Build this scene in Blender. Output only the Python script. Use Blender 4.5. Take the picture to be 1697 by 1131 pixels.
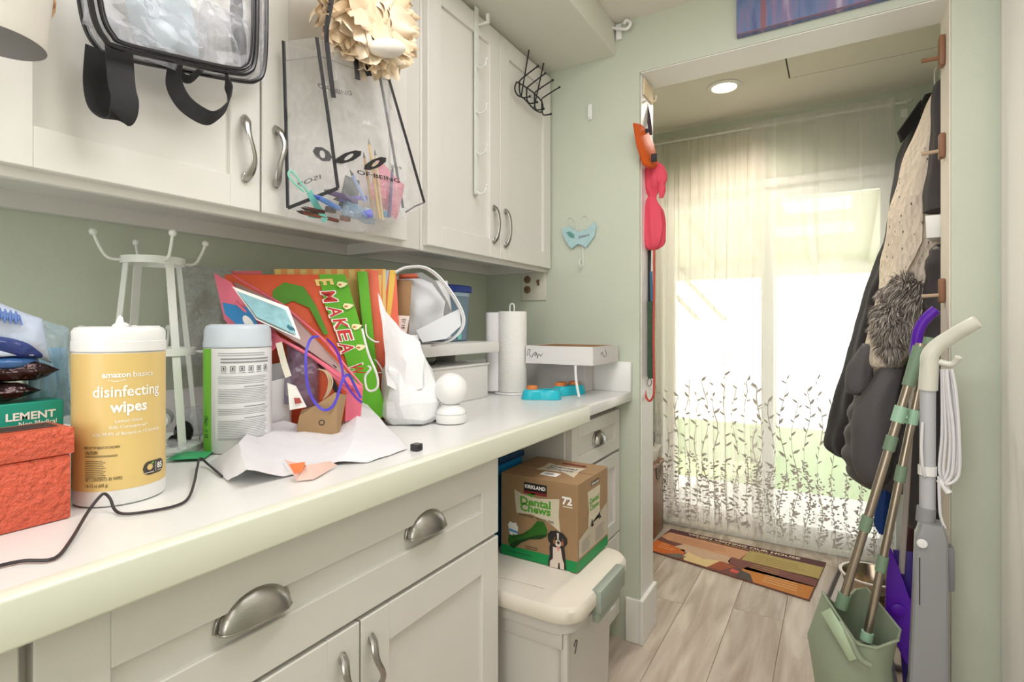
import bpy, bmesh, math, random
from mathutils import Vector, Matrix, noise
random.seed(7)
PI = math.pi
scn = bpy.context.scene
COL = scn.collection
for o in list(bpy.data.objects): bpy.data.objects.remove(o)

# ---------------------------------------------------------------- camera, world, light, exposure
CX, CZ, YAW, FPX = 1.275, 1.156, math.radians(31.2), 888.0
cam = bpy.data.cameras.new('camera'); co = bpy.data.objects.new('camera', cam); COL.objects.link(co)
co.location = (CX, 0, CZ); co.rotation_euler = (PI/2, 0, YAW)
cam.sensor_width = 36; cam.lens = FPX/1697*36; cam.shift_y = -27.5/1697; cam.clip_start = 0.02
scn.camera = co
w = bpy.data.worlds.new('world'); scn.world = w; w.use_nodes = True
wb = w.node_tree.nodes['Background']; wb.inputs[0].default_value = (0.90, 0.95, 1.0, 1); wb.inputs[1].default_value = 2.6
def lamp(name, kind, loc, rot, power, color, size=None, sy=None):
    d = bpy.data.lights.new(name, kind); o = bpy.data.objects.new(name, d); COL.objects.link(o)
    o.location = loc; o.rotation_euler = rot; d.energy = power; d.color = color
    if kind == 'AREA':
        d.size = size
        if sy: d.shape = 'RECTANGLE'; d.size_y = sy
    if kind == 'SUN': d.angle = math.radians(1)
    if kind in ('SPOT', 'POINT') and size: d.shadow_soft_size = size
    return o
lamp('sun', 'SUN', (0, 0, 10), (math.radians(38), math.radians(-22), 0), 7.0, (1, .97, .92))
lamp('ceiling_fill_light', 'AREA', (1.12, 0.75, 2.262), (0, 0, 0), 9.5, (.985, .955, .975), .55, .9)  # added overhead fill to brighten the room
lamp('rear_ceiling_fill_light', 'AREA', (1.05, -0.85, 2.262), (0, 0, 0), 7, (.985, .955, .975), .8, .8)  # second added fill, behind the camera; stands for no known fixture
lamp('rear_wall_fill_light', 'AREA', (.80, -1.43, 1.35), (PI/2, 0, 0), 10, (.97, .96, 1), 1.1, 1.3)  # added fill before the solid rear wall, which has no window
scn.view_settings.view_transform = 'Standard'; scn.view_settings.look = 'None'
scn.view_settings.gamma = 1; scn.view_settings.use_curve_mapping = False
scn.view_settings.exposure = 0.55

# ---------------------------------------------------------------- helpers
_F = Vector((-math.sin(YAW), math.cos(YAW), 0)); _R = Vector((math.cos(YAW), math.sin(YAW), 0))
def at(ax, val, u, v):                      # point of the plane  axis ax = val  (x, y or z in metres) found at a photo pixel
    d = _F + _R*((u-848.5)/FPX) + Vector((0, 0, (538-v)/FPX)); c = Vector((CX, 0, CZ))
    return c + d*((val-c[ax])/d[ax])
def AX(x, u, v): return at(0, x, u, v)
def AY(y, u, v): return at(1, y, u, v)
def AZ(z, u, v): return at(2, z, u, v)
def AD(k, u, v): return Vector((CX, 0, CZ)) + (_F + _R*((u-848.5)/FPX) + Vector((0, 0, (538-v)/FPX)))*k

def s2l(c):
    return tuple(((x/255)/12.92 if x/255 <= .04045 else ((x/255+.055)/1.055)**2.4) for x in c) + (1,)
def mat(name, rgb, rough=.5, metal=0, bump=0, bscale=60, var=0, vscale=8, spec=.5, coat=0, emit=None, es=0, trans=0, sheen=0, stretch=None, detail=4):
    m = bpy.data.materials.new(name); m.use_nodes = True; nt = m.node_tree; b = nt.nodes['Principled BSDF']
    col = s2l(rgb); b.inputs['Base Color'].default_value = col
    b.inputs['Roughness'].default_value = rough; b.inputs['Metallic'].default_value = metal
    b.inputs['Specular IOR Level'].default_value = spec; b.inputs['Coat Weight'].default_value = coat
    b.inputs['Transmission Weight'].default_value = trans; b.inputs['Sheen Weight'].default_value = sheen
    if emit: b.inputs['Emission Color'].default_value = s2l(emit); b.inputs['Emission Strength'].default_value = es
    tc = nt.nodes.new('ShaderNodeTexCoord'); mp = nt.nodes.new('ShaderNodeMapping'); nt.links.new(tc.outputs['Object'], mp.inputs[0])
    if stretch: mp.inputs['Scale'].default_value = stretch
    if True:
        n = nt.nodes.new('ShaderNodeTexNoise'); n.inputs['Scale'].default_value = vscale; n.inputs['Detail'].default_value = detail
        nt.links.new(mp.outputs[0], n.inputs[0])
        mx = nt.nodes.new('ShaderNodeMix'); mx.data_type = 'RGBA'; nt.links.new(n.outputs[0], mx.inputs[0])
        v = max(var, .02)
        mx.inputs[6].default_value = tuple(max(0, c*(1-v)) for c in col[:3])+(1,)
        mx.inputs[7].default_value = tuple(min(1, c*(1+v)) for c in col[:3])+(1,)
        nt.links.new(mx.outputs[2], b.inputs['Base Color'])
    if bump:
        n2 = nt.nodes.new('ShaderNodeTexNoise'); n2.inputs['Scale'].default_value = bscale; n2.inputs['Detail'].default_value = 3
        nt.links.new(mp.outputs[0], n2.inputs[0]); bp = nt.nodes.new('ShaderNodeBump'); bp.inputs['Strength'].default_value = bump
        bp.inputs['Distance'].default_value = .01
        nt.links.new(n2.outputs[0], bp.inputs['Height']); nt.links.new(bp.outputs[0], b.inputs['Normal'])
    return m
def clear(name, rgb, alpha=.25, rough=.12, bump=.6, bscale=25):   # thin see-through plastic film
    m = bpy.data.materials.new(name); m.use_nodes = True; nt = m.node_tree; nt.nodes.clear()
    out = nt.nodes.new('ShaderNodeOutputMaterial'); tr = nt.nodes.new('ShaderNodeBsdfTransparent'); tr.inputs[0].default_value = tuple(.88+.12*c for c in s2l(rgb)[:3])+(1,)
    pr = nt.nodes.new('ShaderNodeBsdfPrincipled'); pr.inputs['Base Color'].default_value = s2l(rgb); pr.inputs['Roughness'].default_value = rough
    pr.inputs['Specular IOR Level'].default_value = .9
    mix = nt.nodes.new('ShaderNodeMixShader'); lw = nt.nodes.new('ShaderNodeLayerWeight'); lw.inputs[0].default_value = .35
    n = nt.nodes.new('ShaderNodeTexNoise'); n.inputs['Scale'].default_value = bscale; tc = nt.nodes.new('ShaderNodeTexCoord'); nt.links.new(tc.outputs['Object'], n.inputs[0])
    bp = nt.nodes.new('ShaderNodeBump'); bp.inputs['Strength'].default_value = bump; bp.inputs['Distance'].default_value = .02
    nt.links.new(n.outputs[0], bp.inputs['Height']); nt.links.new(bp.outputs[0], pr.inputs['Normal']); nt.links.new(bp.outputs[0], lw.inputs['Normal'])
    mr = nt.nodes.new('ShaderNodeMapRange'); mr.inputs['To Min'].default_value = alpha; mr.inputs['To Max'].default_value = min(1, alpha+.42)
    nt.links.new(lw.outputs['Facing'], mr.inputs[0]); nt.links.new(mr.outputs[0], mix.inputs[0])
    nt.links.new(tr.outputs[0], mix.inputs[1]); nt.links.new(pr.outputs[0], mix.inputs[2]); nt.links.new(mix.outputs[0], out.inputs[0])
    return m

class MB:
    def __init__(s): s.bm = bmesh.new()
    def box(s, a, b, bev=0, seg=2):
        lo = [min(a[i], b[i]) for i in range(3)]; hi = [max(a[i], b[i]) for i in range(3)]
        v = [s.bm.verts.new((x, y, z)) for x in (lo[0], hi[0]) for y in (lo[1], hi[1]) for z in (lo[2], hi[2])]
        fs = [s.bm.faces.new([v[i] for i in q]) for q in ((0,1,3,2),(4,6,7,5),(0,4,5,1),(2,3,7,6),(0,2,6,4),(1,5,7,3))]
        if bev:
            es = {e for f in fs for e in f.edges}
            bmesh.ops.bevel(s.bm, geom=list(es), offset=bev, segments=seg, affect='EDGES', profile=.5)
        return s
    def hexa(s, v8, bev=0):                  # bottom loop 4, top loop 4
        v = [s.bm.verts.new(p) for p in v8]
        fs = [s.bm.faces.new([v[i] for i in q]) for q in ((3,2,1,0),(4,5,6,7),(0,1,5,4),(1,2,6,5),(2,3,7,6),(3,0,4,7))]
        if bev: bmesh.ops.bevel(s.bm, geom=list({e for f in fs for e in f.edges}), offset=bev, segments=2, affect='EDGES', profile=.5)
        return s
    def prism(s, pts, d):                    # outline points extruded by vector d
        d = Vector(d); n = len(pts)
        a = [s.bm.verts.new(p) for p in pts]; b = [s.bm.verts.new(Vector(p)+d) for p in pts]
        s.bm.faces.new(a[::-1]); s.bm.faces.new(b)
        for i in range(n): s.bm.faces.new((a[i], a[(i+1) % n], b[(i+1) % n], b[i]))
        return s
    def rings(s, rs, close=True, cap0=True, cap1=True):
        vs = [[s.bm.verts.new(p) for p in r] for r in rs]; n = len(vs[0])
        for a, b in zip(vs, vs[1:]):
            for i in range(n if close else n-1):
                s.bm.faces.new((a[i], a[(i+1) % n], b[(i+1) % n], b[i]))
        if close and cap0: s.bm.faces.new(vs[0][::-1])
        if close and cap1: s.bm.faces.new(vs[-1])
        return s
    def tube(s, pts, r, n=8, flat=None, smooth=0):
        pts = [Vector(p) for p in pts]
        if smooth: pts = spline(pts, smooth)
        m = len(pts); rs = []; up = None
        for i, p in enumerate(pts):
            t = (pts[min(i+1, m-1)]-pts[max(i-1, 0)]).normalized()
            if up is None: up = Vector((0, 0, 1)) if abs(t.z) < .9 else Vector((1, 0, 0))
            if flat is not None: up = Vector(flat[0])
            a = t.cross(up)
            if a.length < 1e-5: a = t.orthogonal()
            a.normalize(); b = a.cross(t).normalized(); 
            if flat is None: up = b
            rr = r(i/(m-1)) if callable(r) else r
            k = flat[1] if flat is not None else 1
            rs.append([p + a*math.cos(2*PI*j/n)*rr*k + b*math.sin(2*PI*j/n)*rr for j in range(n)])
        return s.rings(rs)
    def ribbon(s, pts, wdir, w, t=.0015, smooth=0):
        pts = [Vector(p) for p in pts]
        if smooth: pts = spline(pts, smooth)
        m = len(pts); rs = []
        for i, p in enumerate(pts):
            T = (pts[min(i+1, m-1)]-pts[max(i-1, 0)]).normalized()
            W = T.cross(Vector((-.75, .66, 0))) if wdir == 'face' else Vector(wdir(i/(m-1)) if callable(wdir) else wdir); W = (W - T*W.dot(T)).normalized(); N = T.cross(W)
            rs.append([p+W*w/2+N*t/2, p-W*w/2+N*t/2, p-W*w/2-N*t/2, p+W*w/2-N*t/2])
        return s.rings(rs)
    def lathe(s, prof, c=(0, 0, 0), n=32, ax=None, sq=None, cap0=True, cap1=True, sx=1, sy=1):
        c = Vector(c); M = Vector(ax).normalized().to_track_quat('Z', 'Y').to_matrix() if ax is not None else Matrix.Identity(3)
        rs = []
        for r, z in prof:
            ring = []
            for j in range(n):
                a = 2*PI*j/n; ca, sa = math.cos(a), math.sin(a); k = 1
                if sq: k = (abs(ca)**sq + abs(sa)**sq)**(-1/sq)
                ring.append(c + M @ Vector((r*k*ca*sx, r*k*sa*sy, z)))
            rs.append(ring)
        return s.rings(rs, cap0=cap0, cap1=cap1)
    def ball(s, c, r, n=16, m=10, sc=(1, 1, 1)):
        c = Vector(c)
        rs = [[c+Vector((r*sc[0]*math.sin(PI*i/m)*math.cos(2*PI*j/n), r*sc[1]*math.sin(PI*i/m)*math.sin(2*PI*j/n), -r*sc[2]*math.cos(PI*i/m))) for j in range(n)] for i in range(1, m)]
        return s.rings(rs)
    def grid(s, f, nu, nv):
        v = [[s.bm.verts.new(f(i/nu, j/nv)) for j in range(nv+1)] for i in range(nu+1)]
        for i in range(nu):
            for j in range(nv): s.bm.faces.new((v[i][j], v[i+1][j], v[i+1][j+1], v[i][j+1]))
        return s
    def pillow(s, c, U, V, N, n=20, p=2.6, amp=.004, fr=18, seed=0, q=.6):   # stuffed pouch: half axes U, V, thickness N
        c, U, V, N = Vector(c), Vector(U), Vector(V), Vector(N); o = Vector((seed*7.3, seed*3.1, seed))
        for sg in (1, -1):
            def f(a, b):
                x, y = 2*a-1, 2*b-1
                h = max(0, (1-abs(x)**p)*(1-abs(y)**p))**q
                P = c+U*x+V*y+N*h*sg
                return P + N.normalized()*amp*sg*h*noise.noise(P*fr+o)*3 + (U.normalized()*noise.noise(P*fr*.6+o)+V.normalized()*noise.noise(P*fr*.6-o))*amp*1.2
            s.grid(f if sg == 1 else (lambda a, b: f(1-a, b)), n, n)
        bmesh.ops.remove_doubles(s.bm, verts=s.bm.verts, dist=1e-5)
        return s
    def xf(s, M): bmesh.ops.transform(s.bm, matrix=M, verts=s.bm.verts); return s
    def jit(s, amp, fr, seed=0):
        o = Vector((seed*3.7, seed, seed*1.9))
        for v in s.bm.verts: v.co += noise.noise_vector(v.co*fr+o)*amp
        return s
def spline(P, k):
    out = []
    for i in range(len(P)-1):
        a, b, c, d = P[max(i-1, 0)], P[i], P[i+1], P[min(i+2, len(P)-1)]
        for j in range(k):
            t = j/k
            out.append(.5*((2*b)+(c-a)*t+(2*a-5*b+4*c-d)*t*t+(3*b-a-3*c+d)*t**3))
    out.append(P[-1]); return out
ROOTM = {}
def _mesh(name, B, m, M=None, smooth=35):
    bmesh.ops.recalc_face_normals(B.bm, faces=B.bm.faces)
    if M is not None: B.xf(M)
    me = bpy.data.meshes.new(name); B.bm.to_mesh(me); B.bm.free()
    for mm in (m if isinstance(m, (list, tuple)) else [m]): me.materials.append(mm)
    if smooth:
        for p in me.polygons: p.use_smooth = True
        me.set_sharp_from_angle(angle=math.radians(smooth))
    return me
def thing(name, label, cat, loc=(0, 0, 0), rot=(0, 0, 0), group=None):
    o = bpy.data.objects.new(name, None); COL.objects.link(o); o.location = loc; o.rotation_euler = rot
    o.empty_display_size = .05; o['label'] = label; o['category'] = cat
    if group: o['group'] = group
    from mathutils import Euler
    ROOTM[o.name] = (Matrix.Translation(Vector(loc)) @ Euler(rot).to_matrix().to_4x4()).inverted()
    return o
def part(name, B, m, parent, local=False, label=None, smooth=35):
    Mi = ROOTM[parent.name]
    me = B if isinstance(B, bpy.types.Mesh) else _mesh(name, B, m, None if local else Mi, smooth)
    o = bpy.data.objects.new(name, me); COL.objects.link(o); o.parent = parent; ROOTM[o.name] = Mi
    if label: o['label'] = label
    return o
def solo(name, B, m, label, cat, group=None, smooth=35, loc=None):
    bm = B.bm; c = Vector(loc) if loc is not None else None
    if c is None:
        n = len(bm.verts); c = Vector((sum(v.co.x for v in bm.verts)/n, sum(v.co.y for v in bm.verts)/n, min(v.co.z for v in bm.verts)))
    me = _mesh(name, B, m, Matrix.Translation(-c), smooth)
    o = bpy.data.objects.new(name, me); COL.objects.link(o); o.location = c; o['label'] = label; o['category'] = cat
    if group: o['group'] = group
    ROOTM[o.name] = Matrix.Translation(-c)
    return o
def struct(name, B, m, parent=None, smooth=0):
    me = _mesh(name, B, m, None, smooth); o = bpy.data.objects.new(name, me); COL.objects.link(o)
    if parent: o.parent = parent
    else: o['kind'] = 'structure'
    ROOTM[o.name] = Matrix.Identity(4)
    return o
def copy_tree(o, parent=None):
    c = o.copy(); COL.objects.link(c)
    if parent: c.parent = parent
    ROOTM[c.name] = ROOTM.get(o.name, Matrix.Identity(4))
    for ch in list(o.children): copy_tree(ch, c)
    return c
_tc = {}
def text_polys(s, bold=0):
    if (s, bold) in _tc: return _tc[(s, bold)]
    cu = bpy.data.curves.new('t', 'FONT'); cu.body = s; cu.align_x = 'CENTER'; cu.size = 1; cu.resolution_u = 2; cu.offset = bold
    o = bpy.data.objects.new('t', cu); COL.objects.link(o); bpy.context.view_layer.update()
    me = bpy.data.meshes.new_from_object(o.evaluated_get(bpy.context.evaluated_depsgraph_get()))
    r = ([tuple(v.co[:2]) for v in me.vertices], [tuple(p.vertices) for p in me.polygons])
    bpy.data.objects.remove(o); bpy.data.meshes.remove(me); bpy.data.curves.remove(cu)
    _tc[(s, bold)] = r; return r
def text(B, s, size, f, cx=0, cy=0, width=None, bold=.012):     # f(x, y) -> 3-D point; width fits the line
    vs, ps = text_polys(s, bold)
    if not vs: return B
    x0 = min(v[0] for v in vs); x1 = max(v[0] for v in vs); k = size; kx = size
    if width: kx = width/(x1-x0)
    bv = [B.bm.verts.new(f(cx+(x-(x0+x1)/2)*kx, cy+y*k)) for x, y in vs]
    for p in ps:
        try: B.bm.faces.new([bv[i] for i in p])
        except ValueError: pass
    return B
def shape(B, pts, f):
    vs = [B.bm.verts.new(f(*p)) for p in pts]; B.bm.faces.new(vs); return B
def bars(B, f, x0, x1, ys, h, jitter=0):
    for y in ys:
        e = x1-random.random()*jitter; n = max(1, int(abs(e-x0)/.006))
        for i in range(n):
            a, b = x0+(e-x0)*i/n, x0+(e-x0)*(i+1)/n
            shape(B, [(a, y), (b, y), (b, y+h), (a, y+h)], f)
    return B
def ell(cx, cy, rx, ry, n=16, a0=0, a1=2*PI, rot=0):
    r = []
    for i in range(n):
        a = a0+(a1-a0)*i/(n if a1-a0 > 6.2 else n-1); x, y = rx*math.cos(a), ry*math.sin(a)
        r.append((cx+x*math.cos(rot)-y*math.sin(rot), cy+x*math.sin(rot)+y*math.cos(rot)))
    return r
def planef(O, U, V, off=.0006):              # flat print placed a hair in front of a surface
    O, U, V = Vector(O), Vector(U), Vector(V); N = U.cross(V).normalized()*off
    return lambda x, y: O+U*x+V*y+N
def bilin(q, off=(0, 0, 0)):                 # q = BL, BR, TR, TL
    q = [Vector(p)+Vector(off) for p in q]
    return lambda x, y: (q[0]*(1-x)+q[1]*x)*(1-y)+(q[3]*(1-x)+q[2]*x)*y

# ---------------------------------------------------------------- materials
M_green = mat('sage_paint', (200, 207, 189), .6, bump=.05, bscale=180)
M_cream = mat('cream_paint', (236, 228, 214), .6, bump=.05, bscale=150)
M_ceil = mat('ceiling_paint', (232, 226, 214), .7, bump=.08, bscale=120)
M_cab = mat('cabinet_white', (226, 223, 217), .38, bump=.02, bscale=90)
M_cabin = mat('cabinet_underside', (212, 204, 192), .5)
M_counter = mat('white_laminate', (232, 232, 229), .28, var=.02, vscale=14)
M_edge = mat('counter_edge', (232, 234, 217), .33)
M_trim = mat('white_trim', (238, 237, 233), .4)
M_nickel = mat('brushed_nickel', (172, 169, 164), .28, 1, bump=.05, bscale=400, stretch=(1, .05, 1))
M_white = mat('white_plastic', (240, 240, 238), .3)
M_wmetal = mat('white_metal', (226, 228, 222), .35)
M_black = mat('black_metal', (22, 21, 22), .4)
M_strap = mat('black_webbing', (48, 47, 50), .8, bump=.3, bscale=500)
M_pipe = mat('black_piping', (30, 28, 32), .25)
M_paper = mat('white_paper', (240, 238, 240), .75, bump=.15, bscale=30)
M_kraft = mat('kraft_cardboard', (168, 134, 96), .8, var=.06, vscale=30)
M_dark = mat('dark_print', (34, 32, 32), .5)
M_gray = mat('gray_print', (130, 130, 132), .6)
M_clear = clear('clear_vinyl', (225, 226, 230), .10)
M_film = clear('clear_film', (222, 226, 226), .16, .15, .9, 30)

# ---------------------------------------------------------------- setting
XR, YF, YB, ZC = 1.66, 1.9, 3.12, 2.27      # right wall, doorway wall, back wall, ceiling
XJL, XJR, YJ, ZH = .665, 1.547, 2.055, 2.07 # door opening
struct('wall_left', MB().box((-.12, -1.6, 0), (0, 3.24, ZC)), M_green)
struct('wall_right', MB().box((XR, -1.6, 0), (XR+.12, 3.24, ZC)), M_green)
struct('wall_rear', MB().box((0, -1.6, 0), (XR, -1.5, ZC)), M_cream)
struct('wall_front', MB().box((0, YF, 0), (XJL, YJ, ZC)).box((XJR, YF, 0), (XR, YJ, ZC)).box((XJL, YF, ZH), (XJR, YJ, ZC)), M_green)
e = .003
struct('trim_1', MB().box((XJR-e, YF+.012, 0), (XJR, YJ, ZH-e), 0), M_cream)     # painted jamb
struct('trim_2', MB().box((XJL, YF+.012, 0), (XJL+e, YJ, ZH-e), 0), M_trim)
struct('trim_3', MB().box((XJL+e, YF+.004, ZH-e), (XJR-e, YJ, ZH), 0), M_trim)
struct('trim_4', MB().box((XR-.016, .85, 0), (XR, 1.865, ZC-.002), .004), mat('door_casing', (250, 247, 240), .4))
WX0, WX1, WZ = .36, 1.56, 1.93
struct('wall_back', MB().box((0, YB, 0), (WX0, YB+.12, ZC)).box((WX1, YB, 0), (XR, YB+.12, ZC)).box((WX0, YB, WZ), (WX1, YB+.12, ZC)), M_green)
ceil_o = struct('ceiling', MB().box((-.12, -1.6, ZC), (XR+.12, 3.24, ZC+.1)), M_ceil)
# soffit above the upper cabinets
struct('trim_5', MB().box((0, -1.5, 2.155), (.573, YF, ZC), .002), mat('soffit_paint', (222, 222, 208), .6, bump=.05, bscale=120))
# attic hatch in the back ceiling: panel set in a dark joint
B = MB().box((1.097, 2.09, ZC-.004), (1.64, 2.713, ZC-.0005))
hatch = struct('hatch_panel', B, M_ceil, ceil_o)
struct('hatch_joint', MB().box((1.091, 2.09, ZC-.0025), (1.097, 2.719, ZC-.0002)).box((1.097, 2.713, ZC-.0025), (1.65, 2.719, ZC-.0002)), mat('joint', (70, 62, 45), .9), ceil_o)

# floor with separate vinyl planks
def plank_mat():
    m = bpy.data.materials.new('vinyl_plank'); m.use_nodes = True; nt = m.node_tree; b = nt.nodes['Principled BSDF']; b.inputs['Roughness'].default_value = .42
    tc = nt.nodes.new('ShaderNodeTexCoord'); oi = nt.nodes.new('ShaderNodeObjectInfo'); mp = nt.nodes.new('ShaderNodeMapping'); mp.inputs['Scale'].default_value = (9, 1.1, 1)
    add = nt.nodes.new('ShaderNodeVectorMath'); add.operation = 'ADD'; sc = nt.nodes.new('ShaderNodeVectorMath'); sc.operation = 'SCALE'; sc.inputs[3].default_value = 13
    nt.links.new(oi.outputs['Location'], sc.inputs[0]); nt.links.new(tc.outputs['Object'], mp.inputs[0]); nt.links.new(mp.outputs[0], add.inputs[0]); nt.links.new(sc.outputs[0], add.inputs[1])
    n = nt.nodes.new('ShaderNodeTexNoise'); n.inputs['Scale'].default_value = 2.2; n.inputs['Detail'].default_value = 7; n.inputs['Distortion'].default_value = .6; nt.links.new(add.outputs[0], n.inputs[0])
    cr = nt.nodes.new('ShaderNodeValToRGB'); cr.color_ramp.elements[0].position = .32; cr.color_ramp.elements[0].color = s2l((170, 152, 134)); cr.color_ramp.elements[1].position = .68; cr.color_ramp.elements[1].color = s2l((216, 204, 190))
    nt.links.new(n.outputs[0], cr.inputs[0])
    hs = nt.nodes.new('ShaderNodeHueSaturation'); mr = nt.nodes.new('ShaderNodeMapRange'); mr.inputs['To Min'].default_value = .92; mr.inputs['To Max'].default_value = 1.05
    nt.links.new(oi.outputs['Random'], mr.inputs[0]); nt.links.new(mr.outputs[0], hs.inputs['Value']); nt.links.new(cr.outputs[0], hs.inputs['Color']); nt.links.new(hs.outputs[0], b.inputs['Base Color'])
    return m
M_plank = plank_mat()
floor_o = struct('floor', MB().box((-.12, -1.6, -.1), (XR+.12, 3.24, -.004)), mat('floor_joint', (158, 146, 130), .8))
PW, PL = .183, 1.22
pm = _mesh('plank', MB().box((.0006, .0006, -.0035), (PW-.0006, PL-.0006, 0), .0008, 1), M_plank, None, 0)
for i in range(9):
    for j in range(5):
        y = -1.5 + j*PL - (i*.47 % 1.0)*PL + .6
        if y > 3.2: continue
        y1 = min(y+PL, 3.24)
        o = bpy.data.objects.new('plank', pm); COL.objects.link(o); o.parent = floor_o; o.location = (.0+i*PW, y, 0)
        if y+PL > 3.24: o.scale = (1, (3.24-y)/PL, 1)

# baseboards
def base(name, a, b): struct(name, MB().box(a, b, .004), M_trim)
base('baseboard_front', (.615, YF-.014, 0), (XJL+.001, YF, .16))
base('baseboard_jamb', (XJL, YF-.014, 0), (XJL+.016, YJ+.012, .16))
base('baseboard_back', (WX1, YB-.014, 0), (XR, YB, .12))

# sliding door: frame, two panels with real glass
M_frame = mat('vinyl_frame', (238, 238, 236), .35)
M_glass = bpy.data.materials.new('glass'); M_glass.use_nodes = True; nt = M_glass.node_tree; nt.nodes.clear()
_o = nt.nodes.new('ShaderNodeOutputMaterial'); _t = nt.nodes.new('ShaderNodeBsdfTransparent'); _g = nt.nodes.new('ShaderNodeBsdfGlossy'); _g.inputs['Roughness'].default_value = .02
_m = nt.nodes.new('ShaderNodeMixShader'); _m.inputs[0].default_value = .05; nt.links.new(_t.outputs[0], _m.inputs[1]); nt.links.new(_g.outputs[0], _m.inputs[2]); nt.links.new(_m.outputs[0], _o.inputs[0])
dr = struct('door_1', MB().box((WX0, YB+.005, 0), (WX0+.045, YB+.11, WZ), .003).box((WX1-.045, YB+.005, 0), (WX1, YB+.11, WZ), .003).box((WX0+.045, YB+.005, WZ-.045), (WX1-.045, YB+.11, WZ), .003).box((WX0+.045, YB+.005, 0), (WX1-.045, YB+.11, .03), .003), M_frame)
for x0, x1, y in ((WX0+.045, .985, YB+.07), (.93, WX1-.045, YB+.03)):
    B = MB().box((x0, y, .03), (x0+.06, y+.03, WZ-.045), .003).box((x1-.06, y, .03), (x1, y+.03, WZ-.045), .003).box((x0+.06, y, .03), (x1-.06, y+.03, .115), .003).box((x0+.06, y, WZ-.11), (x1-.06, y+.03, WZ-.045), .003)
    f = struct('sash', B, M_frame, dr); struct('pane', MB().box((x0+.055, y+.012, .11), (x1-.055, y+.018, WZ-.1)), M_glass, dr)

# ---------------------------------------------------------------- outdoors
M_grass = mat('lawn', (150, 172, 110), .9, bump=.6, bscale=60, var=.2, vscale=20)
struct('patio_ground', MB().box((-8, 3.24, -.16), (10, 4.4, -.06)), mat('patio_concrete', (205, 202, 196), .8, bump=.1, bscale=30, var=.06))
lawn = struct('lawn_ground', MB().box((-12, 4.4, -.2), (14, 7.2, -.07)), M_grass)
struct('yard_ground', MB().box((-14, 7.2, -.2), (16, 18, -.075)), mat('pale_gravel', (208, 206, 200), .9, var=.08, vscale=30, bump=.3))
aw = thing('patio_cover', 'white ribbed metal patio cover outside the sliding door', 'patio cover', (0, 3.3, 2.2))
M_aw = mat('awning_metal', (206, 198, 180), .45)
def awz(y): return 2.16-(y-3.26)*.20
for k in range(11):
    x = -1.4+k*.42
    part('roof_panel', MB().hexa([(x, 3.26, awz(3.26)), (x+.40, 3.26, awz(3.26)), (x+.40, 5.5, awz(5.5)), (x, 5.5, awz(5.5)), (x, 3.26, awz(3.26)+.02), (x+.40, 3.26, awz(3.26)+.02), (x+.40, 5.5, awz(5.5)+.02), (x, 5.5, awz(5.5)+.02)]), M_aw, aw)
    part('roof_rib', MB().hexa([(x+.385, 3.26, awz(3.26)-.04), (x+.435, 3.26, awz(3.26)-.04), (x+.435, 5.5, awz(5.5)-.04), (x+.385, 5.5, awz(5.5)-.04), (x+.385, 3.26, awz(3.26)+.03), (x+.435, 3.26, awz(3.26)+.03), (x+.435, 5.5, awz(5.5)+.03), (x+.385, 5.5, awz(5.5)+.03)], .006), M_aw, aw)
part('beam', MB().box((-1.4, 5.48, 1.60), (3.3, 5.56, 1.76), .008), M_aw, aw)
for x in (-1.3, .72, 3.1): part('post', MB().box((x, 5.48, -.08), (x+.08, 5.56, 1.6), .006), M_aw, aw)
for x in (.1, .34): part('brace', MB().hexa([(x, 5.4, 1.2), (x+.05, 5.4, 1.2), (x+.05, 5.44, 1.2), (x, 5.44, 1.2), (x-.5, 5.4, 1.75), (x-.45, 5.4, 1.75), (x-.45, 5.44, 1.75), (x-.5, 5.44, 1.75)]), M_aw, aw)
hs = thing('neighbour_house', 'bright white clapboard house across the yard with green and lilac trim', 'house', (1, 12, -.08))
M_sid = mat('white_siding', (236, 234, 236), .6)
for k in range(14): part('siding_board', MB().hexa([(-6, 12-.02, -.08+k*.2), (10, 12-.02, -.08+k*.2), (10, 12.2, -.08+k*.2), (-6, 12.2, -.08+k*.2), (-6, 12, .12+k*.2), (10, 12, .12+k*.2), (10, 12.2, .12+k*.2), (-6, 12.2, .12+k*.2)]), M_sid, hs)
part('window_trim', MB().box((3.2, 11.9, .9), (3.45, 12, 1.75), .01), mat('green_trim', (120, 200, 60), .6), hs)
part('shutter', MB().box((2.2, 11.9, .9), (3.1, 12, 1.7), .01), mat('lilac_shutter', (205, 160, 225), .6), hs)
part('roof', MB().hexa([(-6.5, 11.5, 2.7), (10.5, 11.5, 2.7), (10.5, 14, 2.7), (-6.5, 14, 2.7), (-6.5, 13.9, 4), (10.5, 13.9, 4), (10.5, 14, 4), (-6.5, 14, 4)]), mat('roof_shingle', (170, 168, 168), .9, var=.1, vscale=40), hs)

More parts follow.
